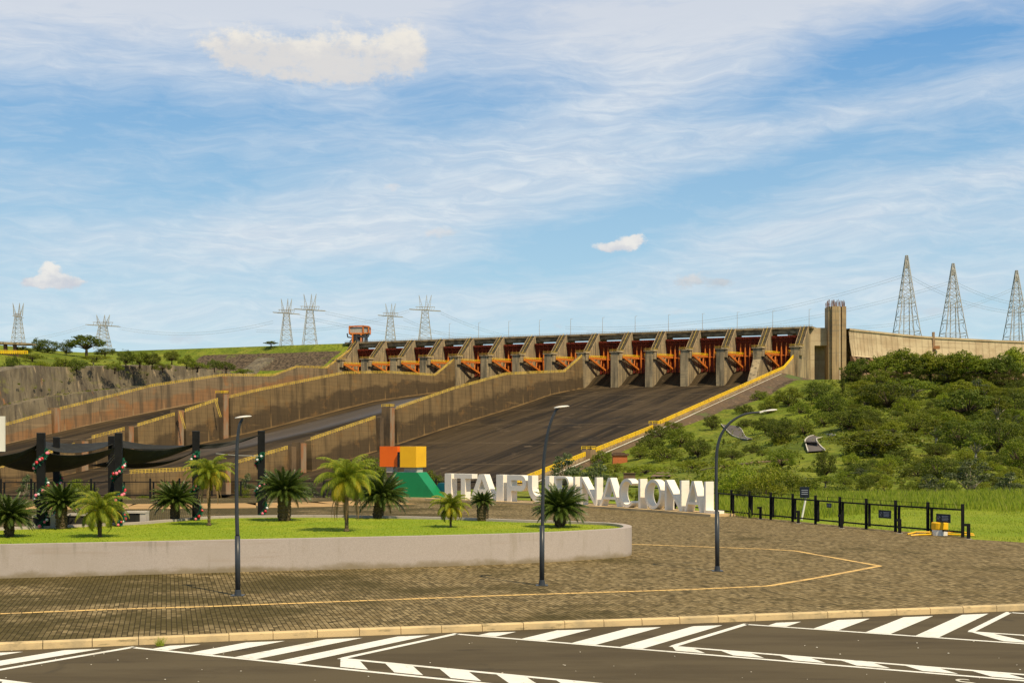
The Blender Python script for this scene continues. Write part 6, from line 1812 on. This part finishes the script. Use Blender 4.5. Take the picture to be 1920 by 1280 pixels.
def sail(cs, sag, label, n=16, edge=.55):
    """cloth hung from 3 or 4 corners; edges curve inwards"""
    c = [Vector(q) for q in cs]
    if len(c) == 3: c = c + [c[2].lerp(c[0], .02)]
    cen = sum(c, Vector()) / 4
    mb = MB()
    def fn(u, v):
        p = (c[0].lerp(c[1], u)).lerp(c[3].lerp(c[2], u), v)
        pull = (4 * u * (1 - u) * abs(2 * v - 1) ** 2 + 4 * v * (1 - v) * abs(2 * u - 1) ** 2) * .14
        p = p.lerp(cen, pull)
        sg = 1 - ((2 * u - 1) ** 2 * .5 + (2 * v - 1) ** 2 * .5)
        sg = 4 * u * (1 - u) * edge + 4 * v * (1 - v) * (1 - edge)
        p.z -= sag * sg + .05 * fbm(p.x * 2, p.y * 2, 1, 2)
        return p
    mb.grid(n, n, fn)
    o = mb.build('shade_sail', M['sail'], None, org=tuple(c[0]), smooth=True, recalc=False); o.location = c[0]
    m = o.modifiers.new('thick', 'SOLIDIFY'); m.thickness = .012
    tag(o, label, 'shade sail', 'dark shade sails hung between the posts')
    return o
q = P
def sail2(A, B, label, n=22):
    """cloth hung between two drooping edges, each given by three points"""
    def cur(c, u):
        m = (Vector(c[1]) - (Vector(c[0]) + Vector(c[2])) * .25) * 2
        return Vector(c[0]) * (1 - u) ** 2 + m * 2 * u * (1 - u) + Vector(c[2]) * u * u
    mb = MB()
    def fn(u, v):
        p = cur(A, u).lerp(cur(B, u), v); w = math.sin(math.pi * u)
        p.z -= .10 * w * math.sin(math.pi * v); p.y += .12 * w * math.sin(5 * v + 3 * u) + .05 * math.sin(14 * u + 4 * v); return p
    mb.grid(n, 12, fn)
    o = mb.build('shade_sail', M['sail'], None, org=tuple(A[0]), smooth=True, recalc=False); o.location = A[0]
    md = o.modifiers.new('thick', 'SOLIDIFY'); md.thickness = .012
    tag(o, label, 'shade sail', 'dark shade sails hung between the posts')
sail2([q(68, 842, 44), q(135, 853, 44.8), q(214, 839, 45.5)], [q(-12, 864, 46), q(98, 884, 46.5), q(216, 846, 47)], 'biggest shade sail, bellying down between the two left front posts')
sail2([q(84, 828, 50), q(145, 832, 50), q(212, 827, 51)], [q(84, 839, 48), q(140, 849, 48), q(212, 833, 48.5)], 'black rear shade sail above the big one')
sail2([q(-90, 868, 43), q(20, 850, 43.5), q(68, 832, 44)], [q(-90, 890, 44), q(12, 870, 44.5), q(69, 840, 44.3)], 'shade sail reaching from the leftmost post out of the picture')
sail2([q(229, 838, 45.6), q(290, 843, 47), q(361, 832, 48.4)], [q(229, 867, 47), q(280, 865, 48), q(361, 838, 48.6)], 'dark shade sail between the second and third front posts')
sail2([q(229, 826, 48), q(285, 834, 49), q(345, 835, 50)], [q(229, 839, 47.4), q(285, 842, 48), q(345, 838, 49)], 'black upper sail between the second and third front posts')
sail2([q(215, 862, 49), q(300, 866, 49), q(361, 846, 50)], [q(170, 872, 50), q(270, 873, 50), q(361, 849, 50.4)], 'grey lower sail strip under the dark one behind the second front post')
sail2([q(374, 833, 48.4), q(425, 828, 49.5), q(486, 815, 50.6)], [q(374, 840, 48.6), q(420, 834, 49.6), q(486, 816.5, 50.7)], 'narrow black sail pointing up to the last post on the right')
mb = MB(); mb.tube([q(405, 850, 48), q(445, 853.5, 49), q(484, 854.5, 50.5)], .012, 5)
for (a, b) in (((224, 842, 45.5), (200, 868, 48)), ((224, 846, 45.5), (196, 880, 49)), ((224, 838, 45.5), (196, 846, 48))): mb.tube([q(*a), q(*b)], .010, 4)
o = mb.build('sail_cable', M['steel'], None, org=tuple(q(405, 850, 48))); o.location = q(405, 850, 48); tag(o, 'thin steel cables tying the sails to the posts', 'cable')

def garland(k, z0, z1, turns, label, nb=22, seed=0):
    b, top, w = PP[k]; rnd = random.Random(seed)
    t = thing('garland', label, 'garland', (b.x, b.y, ZL), 0, 'christmas garlands round the posts')
    mb = MB(); n = int(90 * (z1 - z0)); pts = []
    rad = w * .66
    for j in range(n + 1):
        f = j / n; a = f * turns * 6.283 - 1.6; z = z0 + (z1 - z0) * f
        c = Vector((b.x + math.cos(a) * rad, b.y + math.sin(a) * rad, ZL + z)); pts.append(c)
        for _ in range(16):
            d = Vector((rnd.gauss(0, 1), rnd.gauss(0, 1), rnd.gauss(0, 1))).normalized(); e = c + d * rnd.uniform(.07, .15); s_ = d.orthogonal() * .016
            mb.add([c - s_, c + s_, e], [(0, 1, 2)])
    mb.build('tinsel', M['tinsel'], t, recalc=False)
    for j in range(nb):
        c = pts[int(min(n, max(0, (j + rnd.uniform(0, 1)) / nb * n)))]; a = math.atan2(c.y - b.y, c.x - b.x); r = rnd.uniform(.035, .062)
        cc = c + Vector((math.cos(a) * .05, math.sin(a) * .05, rnd.uniform(-.04, .04)))
        mb = MB(); mb.lathe([(r * math.cos(R(e)), r * math.sin(R(e))) for e in (-88, -60, -30, 0, 30, 60, 88)], 10, tuple(cc))
        mb.build('bauble', M[rnd.choice(['bauble_red', 'bauble_red', 'bauble_pink', 'bauble_pink', 'bauble_white'])], t, smooth=True)
garland(0, .05, 2.45, 2.3, 'red and pink garland spiralling round the leftmost post', 30, 1)
garland(1, .1, 1.9, 1.8, 'garland on the rear left post', 18, 2)
garland(3, .02, 2.2, 2.5, 'red garland round the second front post', 30, 3)
garland(4, .02, 2.35, 2.1, 'garland behind the slender date palm', 22, 4)
garland(5, .02, 2.3, 2.1, 'garland round the last post on the right', 22, 5)

# ------------------------------------------------------------------ benches at the left of the lawn
def bench(px0, px1, top, bot, label):
    a = gz(px0, bot, ZL); Y = a.y; s = Y / F; L = (px1 - px0) * s; h = (bot - top) * s
    t = thing('concrete_bench', label, 'bench', a, 0, 'concrete benches beside the lawn')
    x0 = a.x
    mb = MB(); mb.box((x0 + L / 2, Y + .25, ZL + h - .03), (L, .5, .06)); mb.build('seat', M['grey'], t)
    mb = MB(); mb.box((x0 + L * .36, Y + .06, ZL + (h - .06) / 2), (L * .68, .05, h - .06)); mb.build('front_panel', M['sail'], t)
    mb = MB(); mb.box((x0 + L * .86, Y + .25, ZL + (h - .062) / 2), (L * .27, .44, h - .062)); mb.build('end_block', M['grey'], t)
bench(232, 273, 958.5, 981, 'short concrete bench with a dark front and pale right end')
bench(124, 182, 963, 987, 'longer concrete bench with dark front left of the young palm')
bench(60, 106, 966, 990, 'concrete bench behind the leftmost cycad')

# weeds at the kerb
mb = MB(); c = G(303, 1196); rnd = random.Random(2)
for k in range(60):
    a = rnd.uniform(0, 6.28); h = rnd.uniform(.06, .17); l = rnd.uniform(.02, .14)
    x, y = c.x + rnd.uniform(-.06, .06), c.y - .12 + rnd.uniform(-.03, .03)
    mb.add([(x - .006, y, -.12), (x + .006, y, -.12), (x + math.cos(a) * l, y + math.sin(a) * l * .5, -.1 + h)], [(0, 1, 2)])
o = mb.build('weed', M['tallblade'], None, org=(c.x, c.y, 0), recalc=False); o.location = (c.x, c.y, 0); tag(o, 'small green weed growing at the kerb', 'weed')
# birds are left out: specks only

# ------------------------------------------------------------------ look-alikes get a label that tells them apart by their place
def finish_labels():
    by = {}
    for o in COL.objects:
        if o.parent is None and o.get('category') in ('tree', 'shrub'): by.setdefault(o['label'], []).append(o)
    nth = ['leftmost', 'second from left', 'third from left', 'fourth from left', 'fifth from left', 'sixth from left', 'seventh from left', 'eighth from left', 'ninth from left', 'tenth from left', 'eleventh from left', 'twelfth from left', 'thirteenth from left', 'fourteenth from left']
    for lb, os_ in by.items():
        if len(os_) < 2: continue
        os_.sort(key=lambda o: o.location.x / o.location.y)
        for k, o in enumerate(os_):
            w = ('left one' if k == 0 else 'right one') if len(os_) == 2 else (nth[k] if k < len(nth) else 'rightmost')
            o['label'] = lb + ', ' + w
finish_labels()
